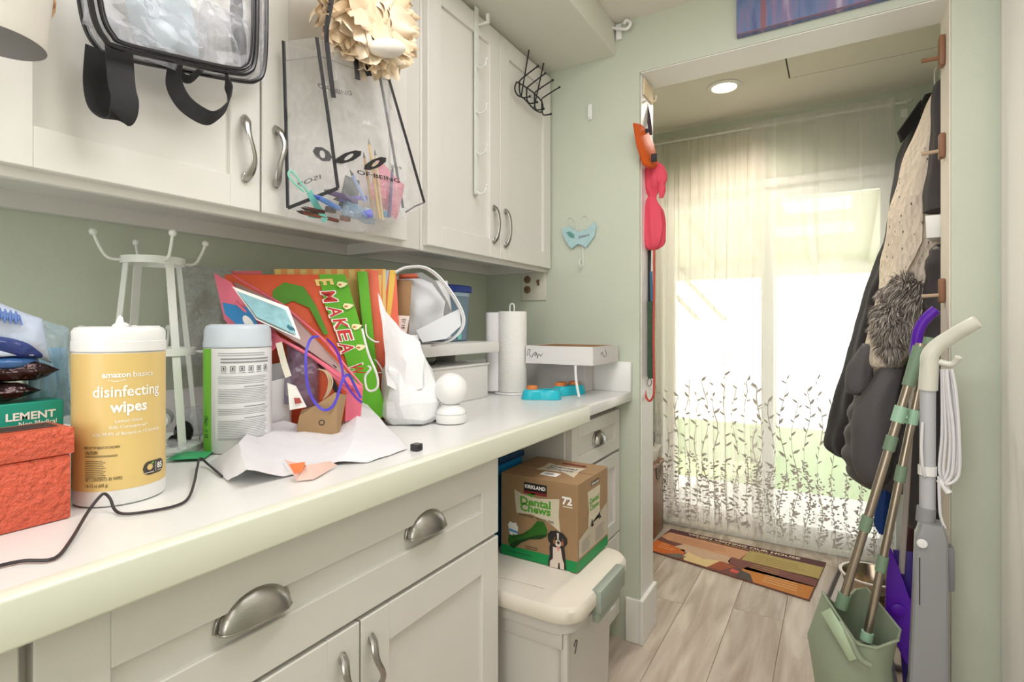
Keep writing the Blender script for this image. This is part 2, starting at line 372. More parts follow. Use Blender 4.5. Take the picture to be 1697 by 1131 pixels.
# ---------------------------------------------------------------- sheer lace curtains
def sheer_mat(name, rgb, a):
    m = bpy.data.materials.new(name); m.use_nodes = True; nt = m.node_tree; nt.nodes.clear()
    out = nt.nodes.new('ShaderNodeOutputMaterial'); tr = nt.nodes.new('ShaderNodeBsdfTransparent'); tl = nt.nodes.new('ShaderNodeBsdfTranslucent'); df = nt.nodes.new('ShaderNodeBsdfDiffuse')
    tl.inputs[0].default_value = s2l(rgb); df.inputs[0].default_value = s2l(rgb)
    m1 = nt.nodes.new('ShaderNodeMixShader'); m1.inputs[0].default_value = .5; m2 = nt.nodes.new('ShaderNodeMixShader')
    lw = nt.nodes.new('ShaderNodeLayerWeight'); lw.inputs[0].default_value = .5; mr = nt.nodes.new('ShaderNodeMapRange'); mr.inputs['To Min'].default_value = a; mr.inputs['To Max'].default_value = .97
    tc = nt.nodes.new('ShaderNodeTexCoord'); wv = nt.nodes.new('ShaderNodeTexWave'); wv.inputs['Scale'].default_value = 90; nt.links.new(tc.outputs['Object'], wv.inputs[0])
    nt.links.new(lw.outputs['Facing'], mr.inputs[0]); ad = nt.nodes.new('ShaderNodeMath'); ad.operation = 'MULTIPLY_ADD'; ad.inputs[1].default_value = .06
    nt.links.new(wv.outputs['Fac'], ad.inputs[0]); nt.links.new(mr.outputs[0], ad.inputs[2]); nt.links.new(ad.outputs[0], m2.inputs[0])
    nt.links.new(df.outputs[0], m1.inputs[1]); nt.links.new(tl.outputs[0], m1.inputs[2]); nt.links.new(tr.outputs[0], m2.inputs[1]); nt.links.new(m1.outputs[0], m2.inputs[2]); nt.links.new(m2.outputs[0], out.inputs[0])
    return m
M_lace = mat('lace_thread', (206, 200, 192), .8)
rod = solo('curtain_rod', MB().tube([(.33, YB-.045, 2.196), (1.555, YB-.045, 2.19)], .006).tube([(1.555, YB-.045, 2.19), (1.57, YB-.045, 2.20), (1.575, YB-.002, 2.20)], .006).tube([(.335, YB-.045, 2.196), (.335, YB-.002, 2.196)], .006).box((1.535, YB-.012, 2.13), (1.56, YB, 2.17)), M_wmetal, 'thin white curtain rod with return end above the sliding door', 'curtain rod')
def curtain(name, x0, x1, y, nf, amp, seed, m, label, a_side):
    def P(a, b):                                        # a across, b up from the hem
        z = .03+b*2.19
        ph = a*nf*2*PI+seed
        taper = .55+.45*(1-b)
        if z > 2.19: taper *= .6
        xx = x0+(x1-x0)*a + .006*math.sin(ph*2+1)
        if a_side and b < .95: xx += a_side*a*(1-b)*.10*math.sin(PI*min(1, b*1.1))
        yy = y + amp*taper*(math.sin(ph)+.45*math.sin(ph*2.3+seed)+.35*noise.noise(Vector((a*20, b*1.2, seed))))
        return Vector((xx, yy, z))
    t = thing(name, label, 'curtain', ((x0+x1)/2, y, .03), group='sheer lace door curtains')
    part('curtain_panel', MB().grid(P, int(nf*14), 30), m, t, smooth=180)
    B = MB(); rnd = random.Random(seed)                 # embroidered vines: leaves above, flower clusters below
    W = x1-x0
    def sp(x, z): return P(min(1, max(0, (x-x0)/W)), (z-.03)/2.19)+Vector((0, -.003, 0))
    def leaf(x, z, l, ang, wdt=.35):
        pts = [(0, 0), (.3, wdt/2), (.7, wdt/2.6), (1, 0), (.7, -wdt/2.6), (.3, -wdt/2)]
        c, s = math.cos(ang), math.sin(ang)
        B.bm.faces.new([B.bm.verts.new(sp(x+(p*c-q*s)*l, z+(p*s+q*c)*l)) for p, q in pts])
    nst = int(W/.052)
    for k in range(nst):
        x = x0+W*(k+.5)/nst; top = .74+.14*rnd.random(); z = top
        while z > .06:
            s = 1 if rnd.random() < .5 else -1
            wob = .012*math.sin(z*14+k)
            if z > .46:
                leaf(x+wob, z, .030+.012*rnd.random(), PI/2-s*(.3+.4*rnd.random()), .28); leaf(x+wob, z-.022, .028, PI/2+s*.75, .28); z -= .062+.03*rnd.random()
            else:
                for _ in range(9): leaf(x+wob+rnd.uniform(-.016, .016), z+rnd.uniform(-.014, .014), .010, rnd.uniform(0, 6.28), .8)
                if rnd.random() < .35: leaf(x+wob, z, .034, PI/2-s*.9)
                z -= .03
        zz = [top-i*(top-.06)/14 for i in range(15)]
        for a, b in zip(zz, zz[1:]):
            B.bm.faces.new([B.bm.verts.new(sp(x+.012*math.sin(q*14+k)+d, q)) for q, d in ((a, -.0012), (a, .0012), (b, .0012), (b, -.0012))])
    o = part('embroidery', B, M_lace, t, smooth=0); o['kind'] = 'stuff'
    return t
curtain('sheer_curtain', .375, .955, YB-.035, 9, .014, 3, sheer_mat('sheer_a', (250, 243, 234), .60), 'left gathered sheer lace curtain with closer folds over the glass door', -.35)
curtain('sheer_curtain', .90, 1.515, YB-.055, 5, .007, 5, sheer_mat('sheer_b', (250, 247, 242), .36), 'right smoother sheer lace curtain beside the hanging coats', 0)

# recessed downlight
dl = thing('recessed_downlight', 'glowing round recessed ceiling light in the entry by the curtains', 'ceiling light', (.826, 2.656, ZC-.001))
part('trim_ring', MB().lathe([(.052, -.002), (.056, -.008), (.074, -.003), (.076, 0), (.052, 0)], n=32, cap0=False, cap1=False), M_trim, dl, local=True)
part('lens', MB().lathe([(.052, -.003), (.02, -.007), (.001, -.008)], n=24, cap0=False), mat('lamp_lens', (255, 240, 215), emit=(255, 232, 196), es=9), dl, local=True)
lp = lamp('downlight_light', 'SPOT', (.826, 2.656, ZC-.02), (0, 0, 0), 24, (1, .90, .78), .05); lp.data.spot_size = math.radians(150); lp.data.spot_blend = .6

# ---------------------------------------------------------------- cabinets
def shaker_door(parent, axis_x, y0, y1, z0, z1, rail, m, th=.02, name='door'):
    x1 = axis_x; x0 = axis_x-th
    B = MB().box((x0, y0, z0), (x1, y0+rail, z1), .0015, 1).box((x0, y1-rail, z0), (x1, y1, z1), .0015, 1).box((x0, y0+rail-.0005, z0), (x1, y1-rail+.0005, z0+rail), .0015, 1).box((x0, y0+rail-.0005, z1-rail), (x1, y1-rail+.0005, z1), .0015, 1)
    d = part(name, B, m, parent)
    part('panel', MB().box((x0, y0+rail-.002, z0+rail-.002), (x1-.009, y1-rail+.002, z1-rail+.002)), m, d)
    return d
def bow_pull(parent, x, y, z0, z1, m=None, twist=0, out=.022):
    n = 16; B = MB(); pts = []
    for i in range(n+1):
        t = i/n; o = math.sin(PI*t)**.55*out
        pts.append(Vector((x+.003+o, y+twist*.006*math.sin(2*PI*t), z0+(z1-z0)*t)))
    B.tube(pts, lambda t: .0026+.0026*abs(math.cos(PI*t))**3+.001*math.sin(PI*t), 10, flat=((1, 0, 0), 1.5))
    for z in (z0, z1): B.ball((x+.003, y, z+(.004 if z == z0 else -.004)), .007, 12, 8, (.45, 1.05, 1.5))
    return part('handle', B, M_nickel, parent, label='brushed nickel bow handle')
def cup_pull(parent, x, y, z, w=.052, h=.042, d=.027):
    B = MB(); n, m = 20, 10
    for off in (0, -.0018):
        B.grid(lambda a, b: Vector((x+.001+(d+off)*math.sin(PI*b/2)*abs(math.sin(PI*a))**.5*1.0, y-(w+off)*math.cos(PI*a), z+(h+off)*math.sin(PI*a)*math.cos(PI*b/2)*1.0)), n, m)
    B.tube([(x+.002, y-w*1.04*math.cos(PI*i/20), z+h*1.06*math.sin(PI*i/20)) for i in range(21)], .003, 6)
    B.tube([(x+.001+d*math.sin(PI*i/20)**.5, y-w*math.cos(PI*i/20), z-.001) for i in range(21)], .0018, 6)
    return part('cup_pull', B, M_nickel, parent, label='brushed nickel cup pull', smooth=60)

UF = .31
def upper(label, y0, y1, doors, far_end):
    c = thing('upper_cabinet', label, 'cabinet', (.145, (y0+y1)/2, 1.362))
    B = MB().box((.002, y0, 1.395), (.272, y1, 2.153)).box((.272, y0, 1.362), (.29, y1, 2.153), .001).box((.002, y0, 1.364), (.022, y1, 1.395)).box((.022, y0, 1.364), (.272, y0+.018, 1.395)).box((.022, y1-.018, 1.364), (.272, y1, 1.395))
    part('body', B, M_cabin if False else M_cab, c)
    for k, (a, b, hy) in enumerate(doors):
        d = shaker_door(c, UF, a, b, 1.376, 2.13, .06, M_cab)
        p0 = hy[0]; bow_pull(d, UF, p0, hy[1], hy[2], twist=hy[3])
    return c
def hz(u, v0, v1, x=.325): a = AX(x, u, v0); b = AX(x, u, v1); return (a.y, b.z, a.z)
h1 = hz(413, 193, 296); h2 = hz(464, 211, 306); h3 = hz(824, 342, 401); h4 = hz(843, 348, 408)
upper('left pair of white shaker wall cabinets with hanging clear bags', .03, 1.134, [(.236, .642, h1+(1,)), (.646, 1.062, h2+(-1,))], 0)
upper('right pair of white shaker wall cabinets beside the doorway wall', 1.136, YF-.002, [(1.146, 1.514, h3+(0,)), (1.517, 1.888, h4+(0,))], 1)

FX = .60
bc = thing('base_cabinet', 'wide white base cabinet with cup-pull drawer under the near counter', 'cabinet', (.3, .63, 0))
B = MB().box((.01, -.6, .09), (FX-.022, 1.056, .858)).box((.05, -.6, 0), (FX-.08, 1.056, .09))
part('body', B, M_cab, bc)
d = shaker_door(bc, FX, .207, 1.053, .672, .846, .066, M_cab, name='drawer')
cup_pull(d, FX-.009, .444, .758); cup_pull(d, FX-.009, .80, .758)
d = shaker_door(bc, FX, .632, 1.053, .11, .664, .066, M_cab); bow_pull(d, FX, .652, .535, .628, twist=1.3)
d = shaker_door(bc, FX, .207, .628, .11, .664, .066, M_cab); bow_pull(d, FX, .590, .535, .628, twist=1.3)
d = shaker_door(bc, FX, -.25, .196, .11, .846, .066, M_cab)

rb = thing('base_cabinet', 'narrow white drawer cabinet at the far end behind the tote', 'cabinet', (.3, 1.68, 0))
part('body', MB().box((.01, 1.462, .09), (.565, YF-.004, .858)).box((.05, 1.462, 0), (.50, YF-.004, .09)).box((.565, 1.462, .09), (.572, 1.482, .858)), M_cab, rb)
zs = [(.70, .846), (.40, .69), (.095, .392)]
for i, (a, b) in enumerate(zs):
    d = shaker_door(rb, .592, 1.478, 1.892, a, b, .045, M_cab, name='drawer')
    if i == 0: cup_pull(d, .583, 1.70, .762, .042, .036, .026)
# worktop with deep front edge over the kneehole side
wt = thing('worktop', 'long white laminate countertop with thick pale edge', 'countertop', (.32, .65, .862))
part('top', MB().box((.001, -.7, .892), (.6349, YF-.002, .91)), M_counter, wt)
part('front_edge', MB().box((.612, -.7, .861), (.640, 1.506, .9105), .004, 3), M_edge, wt, label='pale greenish white front edge')
part('thin_edge', MB().box((.618, 1.506, .878), (.638, YF-.002, .9103), .003), M_counter, wt)
part('backsplash', MB().box((.001, -.7, .91), (.02, YF-.021, 1.012), .003), M_counter, wt)
part('backsplash', MB().box((.001, YF-.02, .91), (.638, YF-.002, 1.02), .003), M_counter, wt)

# ---------------------------------------------------------------- wall things
ow = thing('outlet_plate', 'white switch and socket plate low on the green doorway wall under the cabinet', 'outlet', (.228, YF, 1.255))
part('plate', MB().box((.172, YF-.006, 1.252), (.286, YF-.0005, 1.375), .0025), mat('plate', (214, 212, 198), .4), ow)
Ms = mat('outlet_brown', (120, 98, 72), .5)
for z in (1.338, 1.297):
    s_ = part('socket', MB().lathe([(.0155, 0), (.0155, .002), (.014, .003)], (.201, YF-.006, z), 18, (0, -1, 0)), Ms, ow)
    part('slot', MB().box((.194, YF-.0098, z-.004), (.196, YF-.009, z+.007)).box((.204, YF-.0098, z-.004), (.206, YF-.009, z+.007)), M_dark, s_)
part('toggle', MB().box((.246, YF-.0075, 1.312), (.256, YF-.006, 1.336)).box((.248, YF-.02, 1.322), (.254, YF-.0075, 1.332), .001), Ms, ow)

bf = thing('butterfly_plaque', 'small pale blue butterfly plaque with a hook on the green wall', 'wall plaque', (.43, YF, 1.38))
def wf(u, v): return AY(YF-.004, u, v)
out = [(934, 378), (946, 376), (956, 384), (965, 384), (977, 378), (986, 368), (989, 376), (986, 392), (979, 402), (972, 411), (964, 406), (958, 405), (948, 413), (941, 404), (937, 396), (933, 388)]
part('body', MB().prism([wf(*p) for p in out], (0, -.008, 0)), mat('plaque_blue', (172, 205, 208), .5, var=.15, vscale=60), bf)
part('leaf_print', shape(MB(), [wf(*p)+Vector((0, -.009, 0)) for p in [(940, 386), (946, 384), (953, 390), (953, 396), (946, 394)]], lambda *p: p), mat('plaque_teal', (95, 150, 140), .6), bf, smooth=0)
f = planef(wf(969, 394)+Vector((0, -.0085, 0)), (1, 0, 0), (0, 0, 1)); part('lettering', text(MB(), 'Sisters', .016, lambda x, y: f(x, y+x*.15), width=.045), M_gray, bf, smooth=0)
part('antenna', MB().tube([wf(957, 382), wf(953, 366), wf(944, 360), wf(939, 367), wf(943, 372)], .0012, 6, smooth=4).tube([wf(962, 382), wf(962, 366), wf(968, 357), wf(974, 361), wf(973, 368)], .0012, 6, smooth=4), M_wmetal, bf)
part('hook', MB().tube([wf(966, 408), wf(966, 438), AY(YF-.02, 963, 442), AY(YF-.026, 960, 436), AY(YF-.026, 962, 428)], .0022, 8, smooth=4), M_wmetal, bf)
solo('adhesive_hook', MB().box((.463, YF-.006, 1.935), (.482, YF-.0005, 1.995), .004).box((.467, YF-.014, 1.94), (.478, YF-.005, 1.947), .002), M_white, 'small white adhesive hook high on the green wall', 'hook')
pb = thing('rod_bracket', 'white curtain rod bracket high on the wall by the soffit', 'bracket', (.58, YF, 2.2))
k0 = [AY(YF-.03, *p) for p in ((1008, 45), (1030, 48), (1040, 47), (1045, 38), (1038, 34), (1034, 40))]
part('arm', MB().tube(k0, .0055, 8, smooth=4), M_white, pb); part('wall_plate', MB().box((.578, YF-.012, 2.205), (.6, YF-.0005, 2.262), .003).box((.584, YF-.032, 2.235), (.594, YF-.01, 2.243)), M_white, pb)

# canvas above the opening
cv = thing('canvas_picture', 'purple and blue abstract canvas above the doorway', 'picture', (1.23, YF, 2.09))
mc = mat('canvas_paint', (122, 122, 160), .7); nt = mc.node_tree; n_ = nt.nodes.new('ShaderNodeTexNoise'); n_.inputs['Scale'].default_value = 5; n_.inputs['Detail'].default_value = 9
mp = nt.nodes.new('ShaderNodeMapping'); mp.inputs['Scale'].default_value = (6, 1, 1); tc = nt.nodes.new('ShaderNodeTexCoord'); nt.links.new(tc.outputs['Object'], mp.inputs[0]); nt.links.new(mp.outputs[0], n_.inputs[0])
cr = nt.nodes.new('ShaderNodeValToRGB'); E_ = cr.color_ramp.elements; E_[0].position = .3; E_[0].color = s2l((86, 92, 140)); E_[1].position = .72; E_[1].color = s2l((186, 176, 196)); q = E_.new(.45); q.color = s2l((110, 128, 168)); q = E_.new(.58); q.color = s2l((140, 122, 160))
nt.links.new(n_.outputs[0], cr.inputs[0]); nt.links.new(cr.outputs[0], nt.nodes['Principled BSDF'].inputs['Base Color'])
part('canvas', MB().box((.995, YF-.022, 2.098), (1.50, YF-.0005, 2.262), .002), mc, cv)
ms_ = mat('stripe', (150, 105, 115), .7)
part('painted_stripe', MB().box((1.068, YF-.0227, 2.10), (1.083, YF-.0221, 2.26)), ms_, cv); part('painted_stripe', MB().box((1.388, YF-.0227, 2.10), (1.397, YF-.0221, 2.26)), ms_, cv)
part('edge_band', MB().box((.997, YF-.0228, 2.0985), (1.498, YF-.0221, 2.104)), mat('edge_b', (120, 96, 110), .7), cv)

# black wire hook rack hung over the right cabinet door
hr = thing('hook_rack', 'black wire double hook rack hung over the far cabinet door', 'hook rack', (.33, 1.7, 1.8))
W = .0026
B = MB()
for a, b, c_ in (((864, 81), (877, 81), (864, 159)), ((889, 104), (901, 105), (885, 179))):
    B.tube([AX(.285, *a), AX(.318, *b), AX(.318, *c_)], W, 6)
part('hanger', B, M_black, hr)
fr = [(856, 136), (864, 140), (882, 152), (896, 166), (900, 176), (897, 186), (885, 181), (868, 163), (858, 158), (853, 147)]
part('frame', MB().tube([AX(.322, *p) for p in fr+[fr[0]]], W, 6, smooth=3), M_black, hr)
tops = [(891, 110), (903.5, 121.7), (916, 132.7), (927, 144.7)]; bots = [(878, 160), (890, 169.5), (901, 180.5), (913, 189)]; roots = [(861, 138), (873, 150), (886, 158), (898, 168)]
for t_, b_, r_ in zip(tops, bots, roots):
    lo = (r_[0], r_[1]+24)
    part('hook', MB().tube([AX(.375, *t_), AX(.325, r_[0]+2, r_[1]-6), AX(.324, *r_), AX(.324, r_[0], r_[1]+14), AX(.33, b_[0]-12, b_[1]+2), AX(.36, *b_)], W, 6, smooth=2).ball(AX(.375, *t_), .0045, 10, 6).ball(AX(.36, *b_), .0045, 10, 6), M_black, hr)
# white over-door hook strip
wsr = thing('hook_strip', 'slim white over-door strip with small hooks on the third cabinet door', 'hook strip', (.32, 1.42, 1.5))
A0 = AX(.3125, 797, 12); A1 = AX(.3125, 788, 322)
yy = AX(.3125, 790, 160).y
part('strip', MB().box((.3105, yy-.011, A1.z), (.313, yy+.011, 2.15), .0008, 1), M_wmetal, wsr)
part('hanger_arm', MB().box((.3105, yy+.01, 2.095), (.35, yy+.018, 2.103), .001).box((.34, yy+.01, 2.10), (.35, yy+.018, 2.125), .001), M_wmetal, wsr)
for v in (110, 185, 253, 318):
    z = AX(.3125, 790, v).z
    part('hook', MB().tube([(.313, yy, z), (.325, yy, z-.008), (.342, yy, z-.006), (.35, yy, z+.012)], .0028, 8, smooth=3).ball((.35, yy, z+.014), .0045, 10, 6), M_wmetal, wsr)

# ================================================================ things on the worktop
ZT = .9106
def cyl_map(r, a0):                        # flat (x, y) wrapped round a canister of radius r
    return lambda x, y: Vector((r*math.cos(a0+x/r), r*math.sin(a0+x/r), y))
def wrapbar(B, f, x0, x1, y0, y1, n=12):
    B.grid(lambda a, b: f(x0+(x1-x0)*a, y0+(y1-y0)*b), n, 1); return B
M_yel = mat('yellow_label', (228, 198, 128), .35); M_pw = mat('print_white', (252, 250, 244), .5); M_pk = mat('print_brown', (72, 60, 42), .5)
# --- yellow wipes canister
can = thing('wipes_canister', 'large yellow disinfecting wipes canister with white lid, nearest on the counter', 'canister', (.397, .366, ZT))
r = .0545
part('body', MB().lathe([(r-.004, 0), (r-.001, .002), (r, .006), (r, .205), (r-.001, .207)], n=64), M_white, can, local=True, smooth=40)
part('lid', MB().lathe([(r-.001, .2072), (r+.0012, .209), (r+.0012, .222), (r+.0002, .2225), (r+.0002, .224), (r+.0005, .236), (r-.003, .241), (r-.01, .2425), (r-.012, .241), (.012, .2405), (.001, .2405)], n=64), M_white, can, local=True, smooth=50)
part('label', MB().lathe([(r+.0004, .022), (r+.0004, .206)], n=64, cap0=False, cap1=False), M_yel, can, local=True)
part('wipe_tip', MB().lathe([(.010, .2405), (.009, .246), (.005, .249), (.003, .254), (.001, .256)], n=9).jit(.003, 160, 2), M_paper, can, local=True)
part('lid_flap', MB().box((-.014, .012, .2405), (.016, .046, .2435), .001), M_white, can, local=True)
f = cyl_map(r+.0009, math.radians(-12)); B = MB()
text(B, 'amazon', .0105, f, -.0145, .174, .032, .03); text(B, 'basics', .0105, f, .0175, .174, .026, .005)
text(B, 'disinfecting', .021, f, 0, .148, .083, .016); text(B, 'wipes', .021, f, 0, .127, .043, .03)
text(B, 'Lemon Scent', .006, f, 0, .113, None, .005); text(B, 'Kills Coronavirus*', .006, f, 0, .105, None, .005); text(B, 'Kills 99.9% of Bacteria in 15 Seconds', .006, f, 0, .096, .082, .005)
B.grid(lambda a, b: f(-.024+.02*a, .1705-.0022*math.sin(PI*a)+b*.0008), 12, 1)
part('lettering', B, M_pw, can, local=True, smooth=0)
B = MB(); f2 = lambda x, y: f(x-.050, y)
text(B, 'KEEP OUT OF REACH OF CHILDREN', .0048, f2, .018, .079, .043, .01); text(B, 'CAUTION', .0062, f2, .006, .072, .016, .02)
bars(B, f2, -.002, .037, [.0695, .068], .0006); bars(B, f2, -.002, .024, [.0625-.0024*i for i in range(10)], .0007, .006)
text(B, 'NET CONTENTS: 85 WIPES', .0062, f2, .020, .036, .044, .006); text(B, '1 lb 5.3 oz (605 g)', .0062, f2, .012, .028, .028, .006)
part('fine_print', B, M_pk, can, local=True, smooth=0)
B = MB(); cx = .034
def _hb(x): d_ = max(0, abs(x)-.0085); return math.sqrt(max(0, .0095**2-d_*d_))
B.grid(lambda a, b: f(cx+(-.018+.036*a), .044+(2*b-1)*_hb(-.018+.036*a)), 24, 1)
bd = part('badge', B, mat('badge_brown', (70, 62, 56), .5), can, local=True, smooth=0)
g = cyl_map(r+.0013, math.radians(-12)); B = MB(); text(B, '85', .011, g, cx+.009, .041, .010, .03); wrapbar(B, g, cx+.001, cx+.0015, .037, .051, 1); bars(B, g, cx-.015, cx-.002, [.0375], .0008); bars(B, g, cx+.005, cx+.013, [.0375], .0007)
part('badge_print', B, M_pw, bd, local=True, smooth=0)
part('lemon_print', shape(MB(), ell(cx-.008, .0455, .0042, .0042), g), M_yel, bd, local=True, smooth=0)
part('leaf_print', shape(MB(), ell(cx-.004, .0505, .0026, .0012, rot=.4), cyl_map(r+.0015, math.radians(-12))), mat('leaf_g', (110, 180, 60), .5), bd, local=True, smooth=0)

# --- green and white wipes canister
c2 = thing('wipes_canister', 'green and white wipes canister with back label text, behind the crumpled white paper', 'canister', (.255, .631, ZT))
r = .0605; a_cam = math.atan2(-.526, .85)
part('body', MB().lathe([(r-.004, 0), (r, .005), (r, .20)], n=64), M_white, c2, local=True, smooth=40)
part('lid', MB().lathe([(r-.001, .2003), (r+.0012, .202), (r+.001, .21), (r, .2125), (r-.001, .236), (r-.005, .243), (r-.012, .246), (.001, .246)], n=64), mat('bluish_lid', (205, 214, 224), .35), c2, local=True, smooth=50)
f = cyl_map(r+.0005, a_cam)
part('green_stripe', wrapbar(MB(), f, -.100, -.052, .004, .199, 14), mat('lime_label', (118, 196, 40), .4), c2, local=True)
part('label', wrapbar(MB(), f, -.042, .10, .03, .197, 20), mat('label_white', (240, 241, 243), .5), c2, local=True)
f = cyl_map(r+.0011, a_cam); B = MB(); L = -.036; Rr = .062
bars(B, f, L, Rr-.01, [.190, .186], .0011)
for yb in (.1785, .1725): bars(B, f, L+.005, Rr, [yb], .0028)
y = .146
for blk in ((5, .006), (9, .008), (4, .008), (12, .004)):
    for _ in range(blk[0]): bars(B, f, L, Rr, [y], .0008, .012); y -= .0032
    y -= blk[1]*.6
    if y > .03: bars(B, f, .01, Rr-.01, [y], .0016); y -= .0042
part('fine_print', B, mat('print_g', (150, 152, 158), .6), c2, local=True, smooth=0)
B = MB()
for k in range(6):
    x = -.030+k*.016
    for p in (((x, .157), (x+.009, .157), (x+.009, .1582), (x, .1582)), ((x, .1655), (x+.009, .1655), (x+.009, .1665), (x, .1665)), ((x, .158), (x+.001, .158), (x+.001, .166), (x, .166)), ((x+.008, .158), (x+.009, .158), (x+.009, .166), (x+.008, .166)), ((x+.003, .159), (x+.006, .160), (x+.006, .164), (x+.003, .164))): shape(B, p, f)
    bars(B, f, x-.001, x+.011, [.1535], .0008)
part('icon_print', B, mat('print_d', (92, 94, 100), .6), c2, local=True, smooth=0)
B = MB(); fi = lambda x, y: f(x, y); ri, ro = ell(-.068, .062, .0068, .0085, 20), ell(-.068, .062, .0078, .0097, 20)
for i in range(20): j = (i+1) % 20; shape(B, [ri[i], ro[i], ro[j], ri[j]], f)
shape(B, [(-.074, .056), (-.073, .055), (-.062, .068), (-.063, .069)], f); shape(B, ell(-.068, .062, .002, .006, 8), cyl_map(r+.0009, a_cam)); text(B, 'Not', .008, f, -.066, .041, .009)
bars(B, f, -.074, -.060, [.034, .030], .002)
part('no_flush_print', B, mat('print_dg', (38, 96, 40), .6), c2, local=True, smooth=0)

# --- coral red textured box
M_red = mat('coral_leather', (224, 96, 66), .42, bump=.9, bscale=130, var=.12, vscale=60, coat=.25)
rbx = thing('leather_box', 'coral red hammered leatherette box with a lid at the near end of the counter', 'box', (.41, .15, ZT))
part('body', MB().box((.375, -.02, ZT), (.444, .292, .992), .0025), M_red, rbx)
part('lid', MB().box((.372, -.023, .9925), (.447, .295, 1.026), .0025), M_red, rbx)
part('dark_band', MB().box((.389, -.01, 1.0255), (.424, .285, 1.0275), .0008, 1), mat('dark_band', (74, 48, 44), .6), rbx)

# --- teal mask box
tbx = thing('mask_box', 'teal green cardboard mask box with white lettering behind the red box', 'box', (.30, .1, ZT))
M_teal = mat('teal_card', (30, 160, 138), .5)
part('body', MB().box((.26, -.05, ZT), (.357, .314, 1.052), .001, 1), M_teal, tbx)
f = planef((.3572, 0, 0), (0, 1, 0), (0, 0, 1), .0004); B = MB()
text(B, 'LEMENT', .014, f, .279, 1.030, .052, .03); part('lettering', text(MB(), 'Non Medical', .0085, f, .286, 1.0215, .040, .02), M_pw, tbx, smooth=0); text(B, 'GB2626-2019', .0075, f, .286, 1.013, .038, .02); text(B, '95', .034, f, .205, 1.006, .044, .03)
part('lettering', B, M_pw, tbx, smooth=0)
part('tape_print', shape(MB(), [(.18, 1.046), (.205, 1.046), (.19, 1.02), (.165, 1.03)], planef((.3572, 0, 0), (0, 1, 0), (0, 0, 1), .0003)), mat('mint', (150, 215, 195), .4), tbx, smooth=0)
# --- foil packs and blue-white packets on the teal box
M_foil = mat('dark_foil', (52, 34, 34), .18, .55, bump=1.0, bscale=38, var=.5, vscale=30)
for k, (z, x, y0, y1, h) in enumerate(((1.067, .315, .04, .292, .011), (1.093, .312, .04, .312, .014))):
    solo('foil_packet', MB().pillow((x, (y0+y1)/2, z), (0, (y1-y0)/2, 0), (.043, 0, 0), (0, 0, h), 22, 7, amp=.002, fr=40, seed=k), M_foil, ('lower dark brown foil packet lying on the teal mask box', 'upper dark brown glossy foil packet on the teal mask box')[k], 'packet', 'dark foil packets')
M_bw = mat('blue_white_pack', (196, 208, 230), .3, bump=.5, bscale=30, var=.06); M_navy = mat('navy_pack', (44, 62, 128), .3, bump=.6, bscale=40, var=.4, vscale=26)
B = MB(); P0 = [(-60, 585), (68, 590), (60, 565), (0, 548), (-60, 545)]
def slab(name, uvs, x, depth, m, label, cat, group=None, th=None):
    return solo(name, MB().prism([AX(x, *p) for p in uvs], (-(th or depth), 0, 0)), m, label, cat, group)
def packet(uvs, x, N, seed, label, m, n2=None):
    a, b, c, d = [AX(x, *p) for p in uvs]     # BL BR TR TL
    c0 = (a+b+c+d)/4; U = ((b+c)-(a+d))/4; V = ((d+c)-(a+b))/4
    return MB().pillow(c0, U, V, N, 22, 3, .003, 30, seed)
pk = thing('mask_packet', 'upper white and blue mask packet sloping down to the clear bag', 'packet', (.30, .2, 1.1), group=None)
part('pouch', packet([(-90, 560), (92, 585), (60, 545), (-90, 440)], .33, (-.02, -.004, .008), 3, '', M_bw), M_bw, pk)
part('blue_underside', packet([(-90, 590), (90, 588), (70, 568), (-90, 530)], .327, (-.024, 0, .004), 4, '', M_navy), M_navy, pk, label='navy blue glossy strip')
f = bilin([AX(.352, -10, 545), AX(.352, 44, 545), AX(.352, 36, 505), AX(.352, -10, 498)])
part('script_print', MB().tube([f(.02+.045*i, .45+(.34, -.05, .22, -.2)[i % 4]-.006*i) for i in range(20)], .0011, 5, smooth=3), mat('pack_blue', (110, 140, 205), .5), pk)
pk = thing('mask_packet', 'lower white and blue mask packet lying over the dark foil packets', 'packet', (.30, .15, 1.1))
part('pouch', packet([(-90, 590), (68, 588), (50, 574), (-90, 562)], .335, (-.02, 0, .006), 5, '', M_bw), M_bw, pk)
part('blue_underside', packet([(-90, 618), (66, 608), (60, 590), (-90, 590)], .33, (-.022, 0, .004), 6, '', M_navy), mat('blue_film', (58, 96, 150), .25, bump=.6, bscale=40, var=.5, vscale=22), pk, label='dark blue pleated strip')
bg = thing('mask_bag', 'clear bag of pale blue face masks standing against the yellow canister', 'bag', (.27, .30, ZT))
part('film', packet([(40, 700), (118, 700), (112, 545), (30, 520)], .305, (-.03, .01, 0), 8, '', M_film), clear('blue_film_bag', (196, 220, 236), .22, .15, .8, 30), bg)
for k in range(5):
    u = 62+k*12
    part('face_mask', packet([(u-12, 690), (u+10, 690), (u+4-k, 572), (u-16, 580)], .298-.004*k, (-.006, .004, 0), 9+k, '', M_bw), mat('mask_blue_%d' % k, ((150, 198, 226), (120, 178, 214))[k % 2], .7), bg, label=None)

